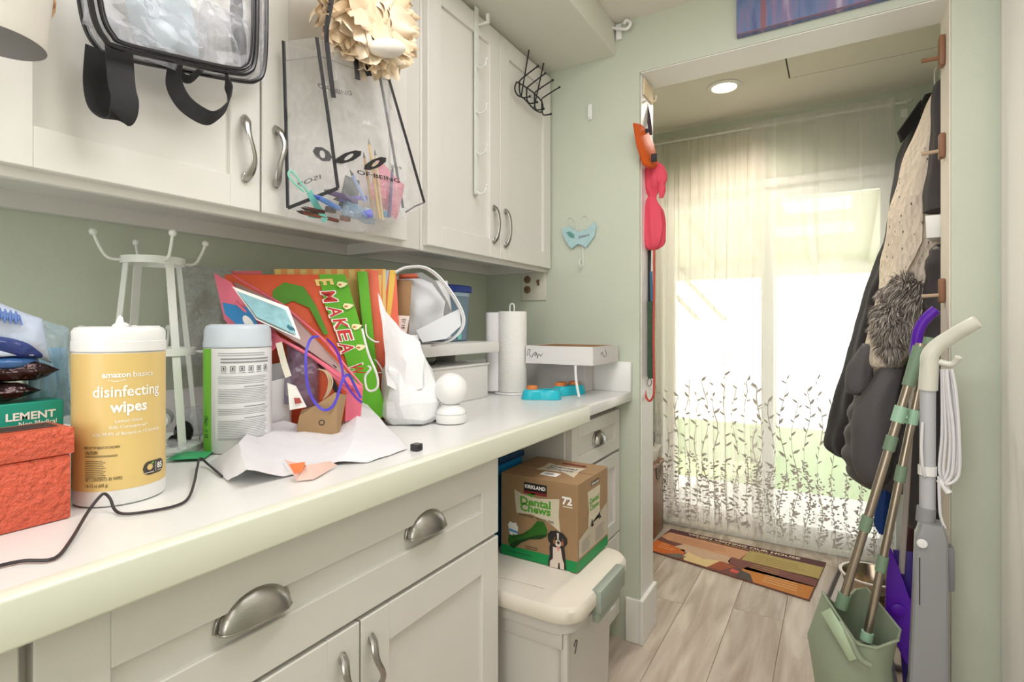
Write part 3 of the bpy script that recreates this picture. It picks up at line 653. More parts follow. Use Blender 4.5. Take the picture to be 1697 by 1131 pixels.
# --- white metal mug tree
CXR, CYR = .128, .535
mt_ = thing('mug_tree', 'white metal mug tree with ball-tipped hooks behind the canisters', 'mug tree', (CXR, CYR, ZT))
def ringstrip(B, r, z, h, n=40, t=.002):
    rs = [[Vector((rr*math.cos(2*PI*j/n), rr*math.sin(2*PI*j/n), z+dz)) for rr, dz in ((r, 0), (r+t, 0), (r+t, h), (r, h))] for j in range(n)]
    vs = [[B.bm.verts.new(p) for p in q] for q in rs]
    for i in range(n):
        for k in range(4): B.bm.faces.new((vs[i][k], vs[i][(k+1) % 4], vs[(i+1) % n][(k+1) % 4], vs[(i+1) % n][k]))
    return B
RT, RMm, RB, HT, HM = .052, .072, .092, .362, .185
part('top_ring', ringstrip(MB(), RT, HT, .014), M_wmetal, mt_, local=True); part('middle_ring', ringstrip(MB(), RMm, HM, .014), M_wmetal, mt_, local=True); part('base_ring', ringstrip(MB(), RB, .001, .014), M_wmetal, mt_, local=True)
for k in range(4):
    a = math.radians(-84+90*k); d = Vector((math.cos(a), math.sin(a), 0)); tt = Vector((-d.y, d.x, 0))
    part('upright', MB().ribbon([d*(RB-.002)+Vector((0, 0, .002)), d*(RT-.003)+Vector((0, 0, HT+.012))], tt, .015, .002), M_wmetal, mt_, local=True)
    for z, R0, off in ((HT+.006, RT, -13), (HM+.006, RMm, 45)):
        a2 = a+math.radians(off); d2 = Vector((math.cos(a2), math.sin(a2), 0))
        h = part('hook', MB().tube([d2*R0+Vector((0, 0, z)), d2*(R0+.022)+Vector((0, 0, z+.002)), d2*(R0+.035)+Vector((0, 0, z+.022)), d2*(R0+.043)+Vector((0, 0, z+.043))], .0028, 8, smooth=4), M_wmetal, mt_, local=True)
        part('ball_tip', MB().ball(d2*(R0+.044)+Vector((0, 0, z+.047)), .0068, 14, 10), M_wmetal, h, local=True)
for k in range(4):
    a = math.radians(-38+45+90*k)
    part('foot', MB().ball((math.cos(a)*RB, math.sin(a)*RB, .0065), .0065, 12, 8), M_wmetal, mt_, local=True)
# --- things in clear bags behind the canisters
solo('plastic_bag', MB().pillow(AD(1.19, 338, 500)+Vector((0, .012, -.03)), (.03, .055, 0), (-.012, .02, .115), (.03, -.02, 0), 26, amp=.012, fr=14, seed=4), clear('film_dense', (206, 210, 206), .34, .15, 1, 30), 'crumpled empty clear plastic bag behind the white mug tree', 'plastic bag')
solo('plastic_bag', MB().pillow((.20, .49, .929), (.05, .06, 0), (-.03, .04, 0), (0, 0, .0105), 22, amp=.004, fr=30, seed=6), M_film, 'flat clear plastic bag on the counter between the two canisters', 'plastic bag')
solo('green_packet', MB().pillow((.262, .535, .9155), (.022, .022, 0), (-.02, .02, 0), (0, 0, .004), 10, amp=.001, fr=40, seed=6), mat('green_foil', (60, 170, 110), .3), 'small bright green packet under the clear bag', 'packet')
rl = thing('tape_roll', 'white plastic roll standing in the mug tree', 'roll', (.155, .53, .95))
part('roll', MB().lathe([(.018, 0), (.018, .05)], (.135, .55, .972), 28, (.84, -.54, 0)), mat('roll_gray', (196, 198, 202), .4), rl); part('cap', MB().lathe([(.014, .05), (.014, .053), (.001, .054)], (.135, .55, .972), 24, (.84, -.54, 0)), M_white, rl)
solo('clear_jar', MB().lathe([(.022, 0), (.024, .003), (.024, .04), (.02, .046), (.02, .055)], (.165, .598, ZT+.022), 24), clear('jar_clear', (210, 212, 220), .3, .08, .1), 'small clear jar beside the green wipes canister', 'jar')
solo('black_bulb', MB().ball((.178, .566, .944), .017, 18, 12, (1, 1, 1.35)).ball((.187, .545, .931), .013, 14, 10), mat('black_gloss', (22, 20, 24), .15), 'glossy black rounded bulb by the foot of the mug tree', 'bulb')

# --- gift bags, built as standing sheets with thickness
def quadbag(name, label, q, th, m, group='gift bags', side=None):
    q = [Vector(p) for p in q]; N = (q[1]-q[0]).cross(q[3]-q[0]).normalized()*-th
    t = thing(name, label, 'gift bag', tuple((q[0]+q[1])/2+N/2), group=None)
    part('bag_body', MB().hexa([q[0], q[1], q[1]+N, q[0]+N, q[3], q[2], q[2]+N, q[3]+N], .0015), m, t)
    f = bilin(q, -N.normalized()*.0012)
    return t, f, N
def cord(pts, m, par, r=.002, nm='handle'): return part(nm, MB().tube(pts, r, 6, smooth=5), m, par)
M_orange = mat('gift_orange', (228, 92, 50), .4); M_lime = mat('gift_green', (96, 178, 32), .4); M_coral = mat('gift_coral', (236, 112, 84), .45); M_pink = mat('gift_pink', (238, 116, 140), .45); M_cordw = mat('white_cord', (240, 240, 236), .7)
# striped bag at the back
def D(k, u, v): return AD(k, u, v)
g1, f1, N1 = quadbag('gift_bag', 'orange and yellow striped gift bag at the back of the gift bags', [D(1.26, 470, 690), D(1.42, 640, 640), D(1.42, 640, 446), D(1.28, 455, 446)], .012, mat('stripe_base', (246, 214, 130), .5))
for k in range(9):
    part('stripe_print', shape(MB(), [(.05+k*.108, 0), (.10+k*.108, 0), (.10+k*.108, 1), (.05+k*.108, 1)], f1), mat('stripe_or', (244, 164, 96), .5) if k == 0 else bpy.data.materials['stripe_or'], g1, smooth=0)
g4, f4, N4 = quadbag('gift_bag', 'coral blue and yellow striped gift bag edge beside the cardboard piece', [D(1.42, 640, 700), D(1.44, 668, 690), D(1.44, 657, 448), D(1.42, 622, 448)], .02, M_coral)
for a, b, c_ in ((.05, .45, (190, 205, 238)), (.5, .78, (244, 206, 96))):
    part('stripe_print', shape(MB(), [(a-.2, .62), (a, .62), (b+.2, 1), (b-.1, 1)], f4), mat('gp%d' % int(a*100), c_, .5), g4, smooth=0)
g3, f3, N3 = quadbag('gift_bag', 'plain coral gift bag standing right of the green one', [D(1.37, 626, 706), D(1.38, 650, 706), D(1.38, 626, 448), D(1.37, 604, 448)], .03, M_coral)
cord([D(1.36, 612, 575), D(1.355, 614, 590), D(1.355, 625, 600), D(1.355, 634, 615), D(1.355, 632, 618), D(1.36, 618, 618)], M_cordw, g3)
g5, f5, N5 = quadbag('gift_bag', 'bright green gift bag edge between the birthday bag and coral bag', [D(1.345, 615, 700), D(1.355, 634, 700), D(1.355, 609, 450), D(1.345, 592, 450)], .02, M_lime)
cord([D(1.34, 606, 538), D(1.335, 608, 556), D(1.335, 620, 566), D(1.335, 628, 567)], M_cordw, g5)
# birthday bag
qA = [D(1.20, 440, 735), D(1.32, 643, 690), D(1.32, 572, 455), D(1.18, 372, 455)]
gA, fA, NA = quadbag('gift_bag', 'red and green birthday gift bag with candle lettering lying on its side', qA, .010, M_orange)
part('green_print', shape(MB(), [(.80-.0, 0), (1, 0), (1, .985), (.995, 1), (.76, 1), (.74, .8), (.78, .5)], fA), M_lime, gA, smooth=0)
M_rl = mat('red_letter', (206, 52, 44), .5); qn = -NA.normalized()
def poffs(q, k): return bilin(q, -NA.normalized()*k)
# each letter stands turned a quarter down the bag's edge
def letter(ch, u, v, h, w, m, off, par, bold):
    c = D(1.29, u, v)
    # axes: text up = image right, text right = image down
    o = fA(.5, .5); ex = (fA(.78, .1)-fA(.74, .9)); ex.normalize(); ey = (fA(1, .5)-fA(0, .5)); ey.normalize()
    # intersect the photo ray with the bag's plane
    n = ex.cross(ey).normalized(); ro = Vector((CX, 0, CZ)); rd = c-ro; t_ = (o-ro).dot(n)/rd.dot(n); pc = ro+rd*t_
    qn2 = -NA.normalized()
    return part('letter', text(MB(), ch, h, lambda x, y: pc+ex*x+ey*(y-h*.35)+qn2*off, width=w, bold=bold), m, par, smooth=0)
for ch, u, v in (('E', 533, 468), ('M', 546, 492), ('A', 556, 517), ('K', 565, 538), ('E', 572, 556), ('A', 575, 577), ('W', 592, 612)):
    if ch == 'E' and v < 480: letter('E', u+5, v, .055, .016, bpy.data.materials['stripe_base'], .001, gA, .03); continue
    letter(ch, u, v, .046, .030, M_pw, .0010, gA, .07); letter(ch, u, v, .044, .026, M_rl, .0016, gA, .015)
M_flame = mat('flame_print', (250, 238, 190), .5); M_fl2 = mat('flame_dark', (196, 130, 50), .5)
for u, v in ((566, 472), (576, 508), (590, 542), (597, 576), (603, 612), (606, 650)):
    o = fA(.5, .5); n = (fA(1, .5)-fA(0, .5)).cross(fA(.5, 1)-fA(.5, 0)).normalized(); ro = Vector((CX, 0, CZ)); rd = D(1.3, u, v)-ro; pc = ro+rd*((o-ro).dot(n)/rd.dot(n)); ey = (fA(1, .5)-fA(0, .5)).normalized(); ex = (fA(.78, .1)-fA(.74, .9)).normalized()
    fl = lambda x, y: pc+ey*x+ex*y-NA.normalized()*.0012
    fm = part('flame_print', shape(MB(), [(-.012, 0), (-.006, -.008), (.004, -.007), (.016, -.002), (.004, .006), (-.006, .008)], fl), M_flame, gA, smooth=0)
    part('wick_print', shape(MB(), [(-.010, 0), (-.004, -.003), (.001, 0), (-.004, .003)], lambda x, y: fl(x, y)-NA.normalized()*.0004), M_fl2, fm, smooth=0)
# green hook-shaped die-cut on the red face
part('green_arch_print', shape(MB(), [(.30, .80), (.34, .90), (.45, .95), (.60, .92), (.66, .80), (.70, .60), (.66, .60), (.60, .78), (.48, .83), (.36, .80)], fA), mat('gift_green2', (86, 150, 40), .5), gA, smooth=0)
cord([D(1.27, 600, 545), D(1.262, 610, 585), D(1.262, 624, 620), D(1.26, 626, 640), D(1.26, 618, 648), D(1.26, 608, 645), D(1.262, 605, 625), D(1.262, 614, 612), D(1.265, 610, 607)], M_cordw, gA, .0028)
# pink bag on its side, open towards the room
gp = thing('gift_bag', 'pink gift bag tipped over with its open mouth and purple ribbon handles', 'gift bag', tuple(D(1.2, 520, 700)))
def sheet(pts, faces, th=.0012, sub=0, amp=0, fr=20, seed=0):
    B = MB(); vs = [B.bm.verts.new(p) for p in pts]
    for q in faces: B.bm.faces.new([vs[i] for i in q])
    if sub:
        bmesh.ops.subdivide_edges(B.bm, edges=B.bm.edges, cuts=sub, use_grid_fill=True)
        if amp: B.jit(amp, fr, seed)
    bmesh.ops.recalc_face_normals(B.bm, faces=B.bm.faces)
    bmesh.ops.solidify(B.bm, geom=B.bm.faces[:], thickness=th)
    return B
part('front_panel', sheet([D(1.14, 355, 453), D(1.16, 383, 468), D(1.12, 470, 566), D(1.13, 430, 600), D(1.14, 372, 530)], [(0, 1, 2, 3, 4)]), M_pink, gp)
part('rear_panel', sheet([D(1.22, 383, 450), D(1.24, 432, 449), D(1.25, 452, 492), D(1.20, 400, 470)], [(0, 1, 2, 3)]), mat('pink_b', (226, 100, 112), .5), gp)
part('inner_lining', sheet([D(1.20, 384, 458), D(1.24, 470, 505), D(1.22, 596, 640), D(1.17, 500, 572), D(1.13, 410, 520)], [(0, 1, 2, 3, 4)]), mat('lining', (190, 162, 160), .6), gp)
part('gusset', sheet([D(1.17, 520, 590), D(1.2, 602, 642), D(1.18, 598, 690), D(1.16, 572, 700), D(1.15, 574, 650)], [(0, 1, 4), (1, 2, 3, 4)]), M_pink, gp)
part('mouth_rim', MB().tube([D(1.19, 384, 456), D(1.235, 468, 505), D(1.225, 535, 562), D(1.2, 600, 640)], .0028, 8), M_pink, gp)
part('mouth_rim', MB().tube([D(1.12, 390, 500), D(1.12, 440, 548), D(1.14, 515, 590), D(1.16, 582, 640), D(1.18, 592, 648)], .0035, 8), M_pink, gp)
tg = part('fish_card', sheet([D(1.11, 385, 475), D(1.15, 478, 509), D(1.13, 498, 563), D(1.08, 425, 530)], [(0, 1, 2, 3)], .001), M_pw, gp, label='pale blue picture card with fish')
qf = [D(1.078, 426, 527), D(1.127, 494, 559), D(1.147, 475, 512), D(1.107, 390, 480)]
ff = bilin(qf); part('sea_print', shape(MB(), [(.02, .04), (.97, .04), (.97, .95), (.02, .95)], ff), mat('sea_print', (150, 198, 208), .5, var=.4, vscale=50), tg, smooth=0)
ff2 = bilin([p+(Vector((CX, 0, CZ))-p).normalized()*.0012 for p in qf])
for x, y, c_ in ((.3, .35, (236, 214, 120)), (.55, .7, (206, 90, 110)), (.72, .4, (225, 235, 238)), (.86, .25, (40, 110, 130)), (.45, .2, (240, 150, 70))): part('fish_print', shape(MB(), ell(x, y, .08, .10, 10)+[(x+.13, y+.07), (x+.13, y-.07)], ff2), mat('fp%d' % int(x*100), c_, .5), tg, smooth=0)
qb = [D(1.115, 372, 545), D(1.105, 440, 560), D(1.135, 395, 478), D(1.135, 366, 475)]; fb = bilin([p+(Vector((CX, 0, CZ))-p).normalized()*.004 for p in qb])
part('blue_car_print', shape(MB(), [(.05, .35), (.0, .62), (.95, .60), (1.0, .25), (.4, .12)], fb), mat('bus_blue', (40, 130, 190), .5), gp, smooth=0)
part('wheel_print', shape(MB(), ell(.72, .27, .15, .14), bilin([p+(Vector((CX, 0, CZ))-p).normalized()*.0046 for p in qb])), M_pw, gp, smooth=0)
M_purp = mat('purple_ribbon', (86, 72, 204), .35)
part('ribbon_handle', MB().ribbon([D(1.16, 528, 558), D(1.13, 515, 562), D(1.10, 507, 590), D(1.09, 510, 640), D(1.09, 524, 670), D(1.09, 540, 680), D(1.10, 555, 668), D(1.11, 568, 630), D(1.13, 578, 622), D(1.15, 588, 640), D(1.16, 598, 660)], 'face', .0055, .001, smooth=5), M_purp, gp)
part('ribbon_handle', MB().ribbon([D(1.22, 542, 562), D(1.19, 556, 578), D(1.16, 566, 605), D(1.15, 570, 630), D(1.15, 586, 655), D(1.16, 600, 668)], 'face', .005, .001, smooth=5), mat('violet_ribbon', (104, 54, 180), .35), gp)
# black and orange patterned bag glimpsed inside
gm = thing('gift_bag', 'small orange and black patterned bag glimpsed under the pink bag', 'gift bag', tuple(D(1.22, 545, 690)))
part('bag_body', sheet([D(1.21, 520, 590), D(1.22, 560, 610), D(1.21, 575, 690), D(1.2, 525, 660)], [(0, 1, 2, 3)], .004), M_orange, gm)
part('black_print', MB().tube([D(1.205, 526, 596), D(1.205, 538, 612), D(1.205, 548, 606), D(1.205, 556, 612)], .005, 6, smooth=3).tube([D(1.205, 548, 608), D(1.205, 550, 630), D(1.205, 562, 655), D(1.2, 568, 665)], .006, 6, smooth=3), M_dark, gm)
# kraft bag
kb = thing('kraft_bag', 'small brown kraft paper bag with twine handles under the purple ribbon', 'paper bag', tuple(D(1.12, 530, 712)))
part('bag_body', MB().hexa([AZ(ZT, 490, 735)+Vector((0, 0, .001)), AZ(ZT, 560, 735)+Vector((0, 0, .001)), AZ(ZT, 562, 715)+Vector((0, 0, .001)), AZ(ZT, 490, 715)+Vector((0, 0, .001)), D(1.08, 496, 690), D(1.1, 556, 650), D(1.14, 575, 655), D(1.13, 500, 680)], .001), mat('kraft2', (178, 146, 108), .8, var=.05), kb)
for k in range(3): cord([D(1.10, 536, 662), D(1.09, 546-2*k, 650), D(1.09, 551-3*k, 632), D(1.095, 543-2*k, 617), D(1.11, 528, 612)], mat('twine', (196, 172, 140), .8) if k == 0 else bpy.data.materials['twine'], kb, .0016)
part('eyelet', MB().lathe([(.004, 0), (.006, .001), (.004, .002)], D(1.055, 533, 701), 12, (.8, -.5, .3), cap0=False, cap1=False), M_dark, kb)
# things beneath the bags
solo('purple_pouch', MB().pillow(D(1.19, 500, 622), (.02, .03, -.01), (-.01, .01, .07), (.022, -.012, 0), 20, amp=.006, fr=26, seed=3), clear('lilac_film', (150, 142, 172), .38, .2, .8, 30), 'crumpled translucent lilac pouch under the pink bag', 'pouch')
wb_ = thing('white_box', 'small white folded card box beside the green and white canister', 'box', tuple(D(1.1, 465, 735)))
p_ = [AZ(ZT+.0006, 449, 728), AZ(ZT+.0006, 480, 722), AZ(ZT+.0006, 488, 704), AZ(ZT+.0006, 460, 706)]
part('carton', MB().hexa(p_+[Vector((p.x, p.y, z)) for p, z in zip(p_, (1.035, 1.04, 1.035, 1.03))], .001), M_paper, wb_)
part('gray_liner', MB().hexa([Vector((p.x*.98+.003, p.y*.99, 1.036)) for p in p_]+[Vector((p.x*.98+.003, p.y*.99, z)) for p, z in zip(p_, (1.07, 1.075, 1.06, 1.06))], .002), mat('gray_card', (176, 178, 182), .6), wb_)
part('tape_strip', MB().ribbon([D(1.03, 462, 568), D(1.03, 470, 600), D(1.02, 478, 625)], (.8, .5, 0), .012, .001, smooth=4), mat('tape_beige', (222, 214, 200), .6), wb_)
rbx2 = thing('receipt_tag', 'white hanging tag with red mark beside the kraft bag', 'tag', tuple(D(1.08, 484, 680)))
part('card', sheet([D(1.07, 476, 635), D(1.09, 490, 640), D(1.09, 508, 675), D(1.075, 480, 680)], [(0, 1, 2, 3)]), M_pw, rbx2)
part('red_print', shape(MB(), [D(1.073, 487, 660), D(1.08, 497, 660), D(1.08, 500, 668), D(1.073, 489, 670)], lambda *p: Vector(p)), mat('tag_red', (170, 70, 70), .5), rbx2, smooth=0)

# --- crumpled white paper in front
M_wp = mat('crumple_paper', (230, 228, 232), .7, bump=.6, bscale=16)
PP = [(345, 768, .002), (378, 797, .002), (408, 778, .030), (470, 790, .003), (560, 766, .006), (610, 765, .003), (676, 744, .002), (640, 705, .018), (597, 657, .065), (562, 710, .022), (530, 712, .025), (470, 698, .036), (415, 712, .030), (395, 735, .045), (445, 745, .020), (520, 745, .010), (585, 735, .024)]
pts = [AZ(ZT+h, u, v) for u, v, h in PP]
fc = [(0, 1, 13), (1, 2, 13), (13, 2, 14), (12, 13, 14), (2, 3, 14), (3, 4, 15), (14, 3, 15), (11, 12, 14), (11, 14, 15), (10, 11, 15), (9, 10, 15), (9, 15, 16), (15, 4, 16), (4, 5, 16), (5, 6, 16), (6, 7, 16), (7, 8, 16), (8, 9, 16)]
solo('crumpled_paper', sheet(pts, fc, .0006, 3, .0026, 28, 2), M_wp, 'large crumpled sheet of white paper at the counter edge before the gift bags', 'paper', smooth=25)
PP = [(470, 758, .016), (492, 795, .0015), (520, 792, .002), (560, 768, .004), (548, 762, .016), (508, 768, .026), (480, 762, .02)]
pts = [AZ(ZT+h, u, v+3) for u, v, h in PP]
tp = thing('tissue_paper', 'folded pale pink tissue with orange inside at the counter edge', 'paper', tuple(AZ(ZT, 520, 790)))
part('pink_sheet', sheet(pts, [(0, 1, 5, 6), (1, 2, 5), (2, 3, 4, 5)], .0006, 2, .001, 40, 2), mat('pink_tissue', (246, 208, 196), .7), tp, smooth=25)
part('orange_fold', sheet([AZ(ZT+h, u, v) for u, v, h in ((479, 770, .022), (506, 766, .03), (501, 783, .018), (488, 786, .012))], [(0, 1, 2, 3)], .0006), mat('or_tissue', (240, 128, 78), .7), tp)

# --- white plastic shopping bag right of the gift bags
sb_ = thing('shopping_bag', 'white plastic shopping bag slumped between gift bags and the white camera', 'bag', tuple(AZ(ZT, 690, 720)))
secs = [(.914, 650, 716, 1.33, .05), (.93, 638, 727, 1.33, .065), (.965, 638, 724, 1.335, .07), (1.0, 638, 721, 1.34, .065), (1.04, 636, 714, 1.35, .06), (1.08, 645, 701, 1.36, .05), (1.11, 643, 695, 1.37, .04), (1.128, 650, 690, 1.37, .02)]
rs = []
for i, (z, ul, ur, k, b) in enumerate(secs):
    l = AD(k, ul, 538); r_ = AD(k, ur, 538); c = (l+r_)/2; U = (r_-l)/2; V = Vector((-U.y, U.x, 0)).normalized()*b*.7
    ring = []
    for j in range(18):
        a = 2*PI*j/18; kk = (abs(math.cos(a))**3+abs(math.sin(a))**3)**(-1/3); p = c+(U*math.cos(a)+V*math.sin(a))*kk*(1+.10*math.sin(4*a+i*.7)); ring.append(Vector((p.x, p.y, z)))
    rs.append(ring)
B = MB().rings(rs); B.jit(.010, 26, 4)
for v_ in B.bm.verts: v_.co.z = max(v_.co.z, ZT+.0015)
part('bag_body', B, mat('bag_white', (236, 237, 238), .4, bump=.7, bscale=16), sb_, smooth=14)
part('draped_top', sheet([AD(1.36, 626, 484), AD(1.35, 641, 518), AD(1.335, 664, 548), AD(1.325, 697, 566), AD(1.315, 702, 596), AD(1.30, 700, 640), AD(1.295, 668, 655), AD(1.30, 642, 640), AD(1.335, 636, 560), AD(1.30, 672, 600)], [(0, 1, 8), (1, 2, 9, 8), (2, 3, 4, 9), (4, 5, 6, 9), (6, 7, 8, 9)], .001, 2, .006, 22, 5), M_paper, sb_, smooth=20)
# --- riser shelf at the wall
rs_ = thing('riser_shelf', 'white riser shelf against the wall holding a tote and tub', 'shelf', (.14, 1.27, ZT))
part('board', MB().box((.021, 1.13, 1.062), (.282, 1.555, 1.098), .003), M_trim, rs_)
part('leg', MB().box((.03, 1.15, ZT), (.055, 1.168, 1.062), .002), M_trim, rs_); part('leg', MB().box((.03, 1.52, ZT), (.12, 1.538, 1.062), .002), M_trim, rs_)
lb_ = thing('drawer_unit', 'plain low white box standing under the riser shelf', 'box', (.15, 1.3, ZT))
part('body', MB().box((.06, 1.17, ZT), (.262, 1.515, 1.020), .002), M_trim, lb_)
part('lid', MB().box((.058, 1.168, 1.0203), (.266, 1.518, 1.026), .001), M_trim, lb_)
part('cable', MB().tube([(.20, 1.18, 1.0285), (.21, 1.25, 1.0285), (.16, 1.35, 1.0285), (.05, 1.5, 1.0285)], .0022, 6, smooth=5), M_dark, lb_)
# white fabric tote with zip edge on the shelf
tw = thing('fabric_tote', 'white fabric tote with gaping zipped mouth on the riser shelf', 'bag', (.17, 1.27, 1.098))
q = [D(1.56, 664, 560), D(1.50, 752, 566), D(1.50, 745, 500), D(1.52, 690, 452)]
part('bag_body', MB().pillow(D(1.56, 702, 512), (.035, .075, 0), (-.01, -.0, .088), (.05, -.03, 0), 26, 2.4, .006, 16, 12), mat('tote_white', (226, 228, 232), .6, bump=.3, bscale=30), tw)
arch = [(655, 452), (672, 444), (700, 443), (722, 455), (742, 478), (760, 506), (768, 530), (762, 550), (742, 566), (715, 573)]
part('zip_edge', MB().ribbon([D(1.44+.006*i, *p) for i, p in enumerate(arch)], (.85, -.5, .1), .02, .003, smooth=5).tube([D(1.44+.006*i, *p) for i, p in enumerate(arch)], .0042, 8, smooth=5), mat('zip_white', (238, 240, 242), .5), tw)
ins = [(664, 455), (700, 452), (722, 466), (742, 500), (752, 528), (740, 545), (735, 520), (738, 500), (716, 470), (690, 458)]
part('inner_lining', sheet([D(1.50, *p) for p in ins], [tuple(range(len(ins)))], .002), mat('tote_gray', (150, 152, 152), .7), tw)
part('front_flap', sheet([D(1.46, 690, 548), D(1.47, 745, 520), D(1.475, 762, 512), D(1.475, 764, 540), D(1.46, 740, 562), D(1.44, 700, 568)], [(0, 1, 2, 3, 4, 5)], .002), mat('tote_clear', (214, 217, 221), .4), tw)
part('red_item_edge', MB().pillow(D(1.50, 678, 458), (.02, .02, .002), (0, 0, .007), (.01, -.01, 0), 8, amp=.001), mat('brick', (206, 96, 64), .6), tw)
cb = thing('cardboard_piece', 'upright brown cardboard carton with a white price sticker beside the tote', 'cardboard', tuple(D(1.46, 668, 540)))
q = [D(1.47, 657, 560), D(1.46, 677, 560), D(1.46, 683, 466), D(1.47, 657, 463)]; N = Vector((-.03, .015, 0))
part('carton', MB().hexa([q[0], q[1], q[1]+N, q[0]+N, q[3], q[2], q[2]+N, q[3]+N], .001), M_kraft, cb)
st = part('price_sticker', sheet([D(1.452, 658, 548), D(1.445, 674, 552), D(1.445, 679, 524), D(1.452, 659, 523)], [(0, 1, 2, 3)], .0006), M_pw, cb)
fs = bilin([D(1.448, 658, 548), D(1.441, 674, 552), D(1.441, 679, 524), D(1.448, 659, 523)]); part('price_print', text(MB(), '$1.15', .42, lambda x, y: fs(1-y, x), .5, .3, .62), M_dark, st, smooth=0)
# blue lidded tub
tb = thing('storage_tub', 'frosted plastic tub with dark blue lid on the riser shelf', 'container', (.13, 1.47, 1.098))
M_fr = mat('frosted_plastic', (120, 142, 160), .35, var=.1, vscale=20)
part('body', MB().lathe([(.052, 0), (.058, .004), (.064, .17)], (.125, 1.465, 1.0985), 40, sq=5, cap1=True), M_fr, tb)
part('contents', MB().lathe([(.0595, .132), (.0655, .165)], (.125, 1.465, 1.0985), 40, sq=5, cap0=False, cap1=False), mat('frost_clear', (176, 196, 214), .3), tb, label='paler empty top of the tub')
part('lid', MB().lathe([(.066, .166), (.071, .168), (.071, .186), (.067, .190), (.06, .190), (.055, .186), (.001, .186)], (.125, 1.465, 1.0985), 40, sq=5), mat('lid_blue', (28, 62, 160), .35), tb)
part('teal_label', MB().box((.188, 1.442, 1.105), (.1895, 1.462, 1.135), .0003, 1), mat('label_teal', (130, 215, 205), .5), tb)
# paper towel holder and roll
def towel(c, r, h, label, hold):
    t = thing('paper_towel_roll', label, 'paper towel', c)
    part('roll', MB().lathe([(r-.001, .008), (r, .010), (r, h), (r-.001, h+.001), (.02, h+.001), (.02, h-.01)], c, 48, cap1=True).jit(.0008, 30, 1), mat('towel_paper', (240, 239, 234), .9, bump=.35, bscale=160), t, smooth=50)
    part('loose_sheet', MB().ribbon([Vector(c)+Vector(p)+Vector((0, 0, h/2+.004)) for p in ((-.03, -.043, 0), (-.05, -.055, 0), (-.068, -.058, 0), (-.082, -.045, 0), (-.085, -.02, 0))], (0, 0, 1), h-.012, .001, smooth=4), M_paper, t)
    if hold:
        part('holder_base', MB().lathe([(.062, 0), (.064, .003), (.062, .007), (.001, .0075)], c, 40), M_white, t)
        part('holder_loop', MB().tube([Vector(c)+Vector(p) for p in ((-.007, -.002, h-.01), (-.008, -.002, h+.018), (-.005, -.002, h+.027), (0, 0, h+.030), (.005, .002, h+.027), (.008, .002, h+.018), (.007, .002, h-.01))], .0025, 8, smooth=4), M_white, t)
    return t
towel((.285, 1.635, ZT), .052, .29, 'white paper towel roll upright on its holder before the trays', 1)
# cardboard trays
M_wc = mat('white_card', (226, 224, 222), .6)
lt = thing('cardboard_carton', 'white cardboard carton under the open tray at the counter end', 'box', (.37, 1.78, ZT))
part('carton', MB().box((.18, 1.80, ZT), (.495, 1.874, 1.019), .001, 1), mat('carton_gray', (214, 210, 208), .7), lt)
ot = thing('cardboard_tray', 'shallow open white cardboard tray with brown inside and scribbled writing', 'tray', (.42, 1.74, 1.02))
x0, x1, y0, y1, z0, z1 = .342, .595, 1.632, 1.868, 1.0205, 1.082; t_ = .0025
part('base', MB().box((x0, y0, z0), (x1, y1, z0+t_)), M_wc, ot)
for nm, a, b in (('side_wall', (x0, y0, z0+t_), (x1, y0+t_, z1)), ('side_wall', (x0, y1-t_, z0+t_), (x1, y1, z1)), ('end_wall', (x0, y0+t_, z0+t_), (x0+t_, y1-t_, z1)), ('end_wall', (x1-t_, y0+t_, z0+t_), (x1, y1-t_, z1))):
    part(nm, MB().box(a, b, .0006, 1), M_wc, ot)
part('brown_lining', MB().box((x0+t_, y1-t_-.001, z0+t_), (x1-t_, y1-t_-.0002, z1-.001)).box((x0+t_+.0002, y0+t_, z0+t_), (x0+t_+.001, y1-t_-.001, z1-.001)).box((x0+t_, y0+t_, z0+t_+.0002), (x1-t_, y1-t_-.001, z0+t_+.001)), M_kraft, ot)
f = planef((0, y0, 0), (1, 0, 0), (0, 0, 1), .0006)
B = MB(); B.tube([f(*p) for p in ((.348, 1.046), (.353, 1.068), (.362, 1.066), (.356, 1.054), (.368, 1.042), (.374, 1.055), (.382, 1.046), (.386, 1.058), (.378, 1.058), (.39, 1.050), (.388, 1.038), (.396, 1.054), (.402, 1.047), (.41, 1.056))], .0008, 5, smooth=4)
part('handwriting', B, M_dark, ot)
f = planef((x1, 0, 0), (0, 1, 0), (0, 0, 1), .0006); part('bird_print', MB().tube([f(*p) for p in ((1.70, 1.052), (1.712, 1.062), (1.722, 1.050), (1.735, 1.046), (1.75, 1.052), (1.745, 1.062), (1.738, 1.07))], .0012, 5, smooth=4), M_gray, ot)
part('hanging_tab', MB().ribbon([(.535, 1.628, 1.02), (.538, 1.625, .98), (.545, 1.622, .945), (.552, 1.62, .918)], (1, 0, 0), .008, .001, smooth=3), M_paper, ot)
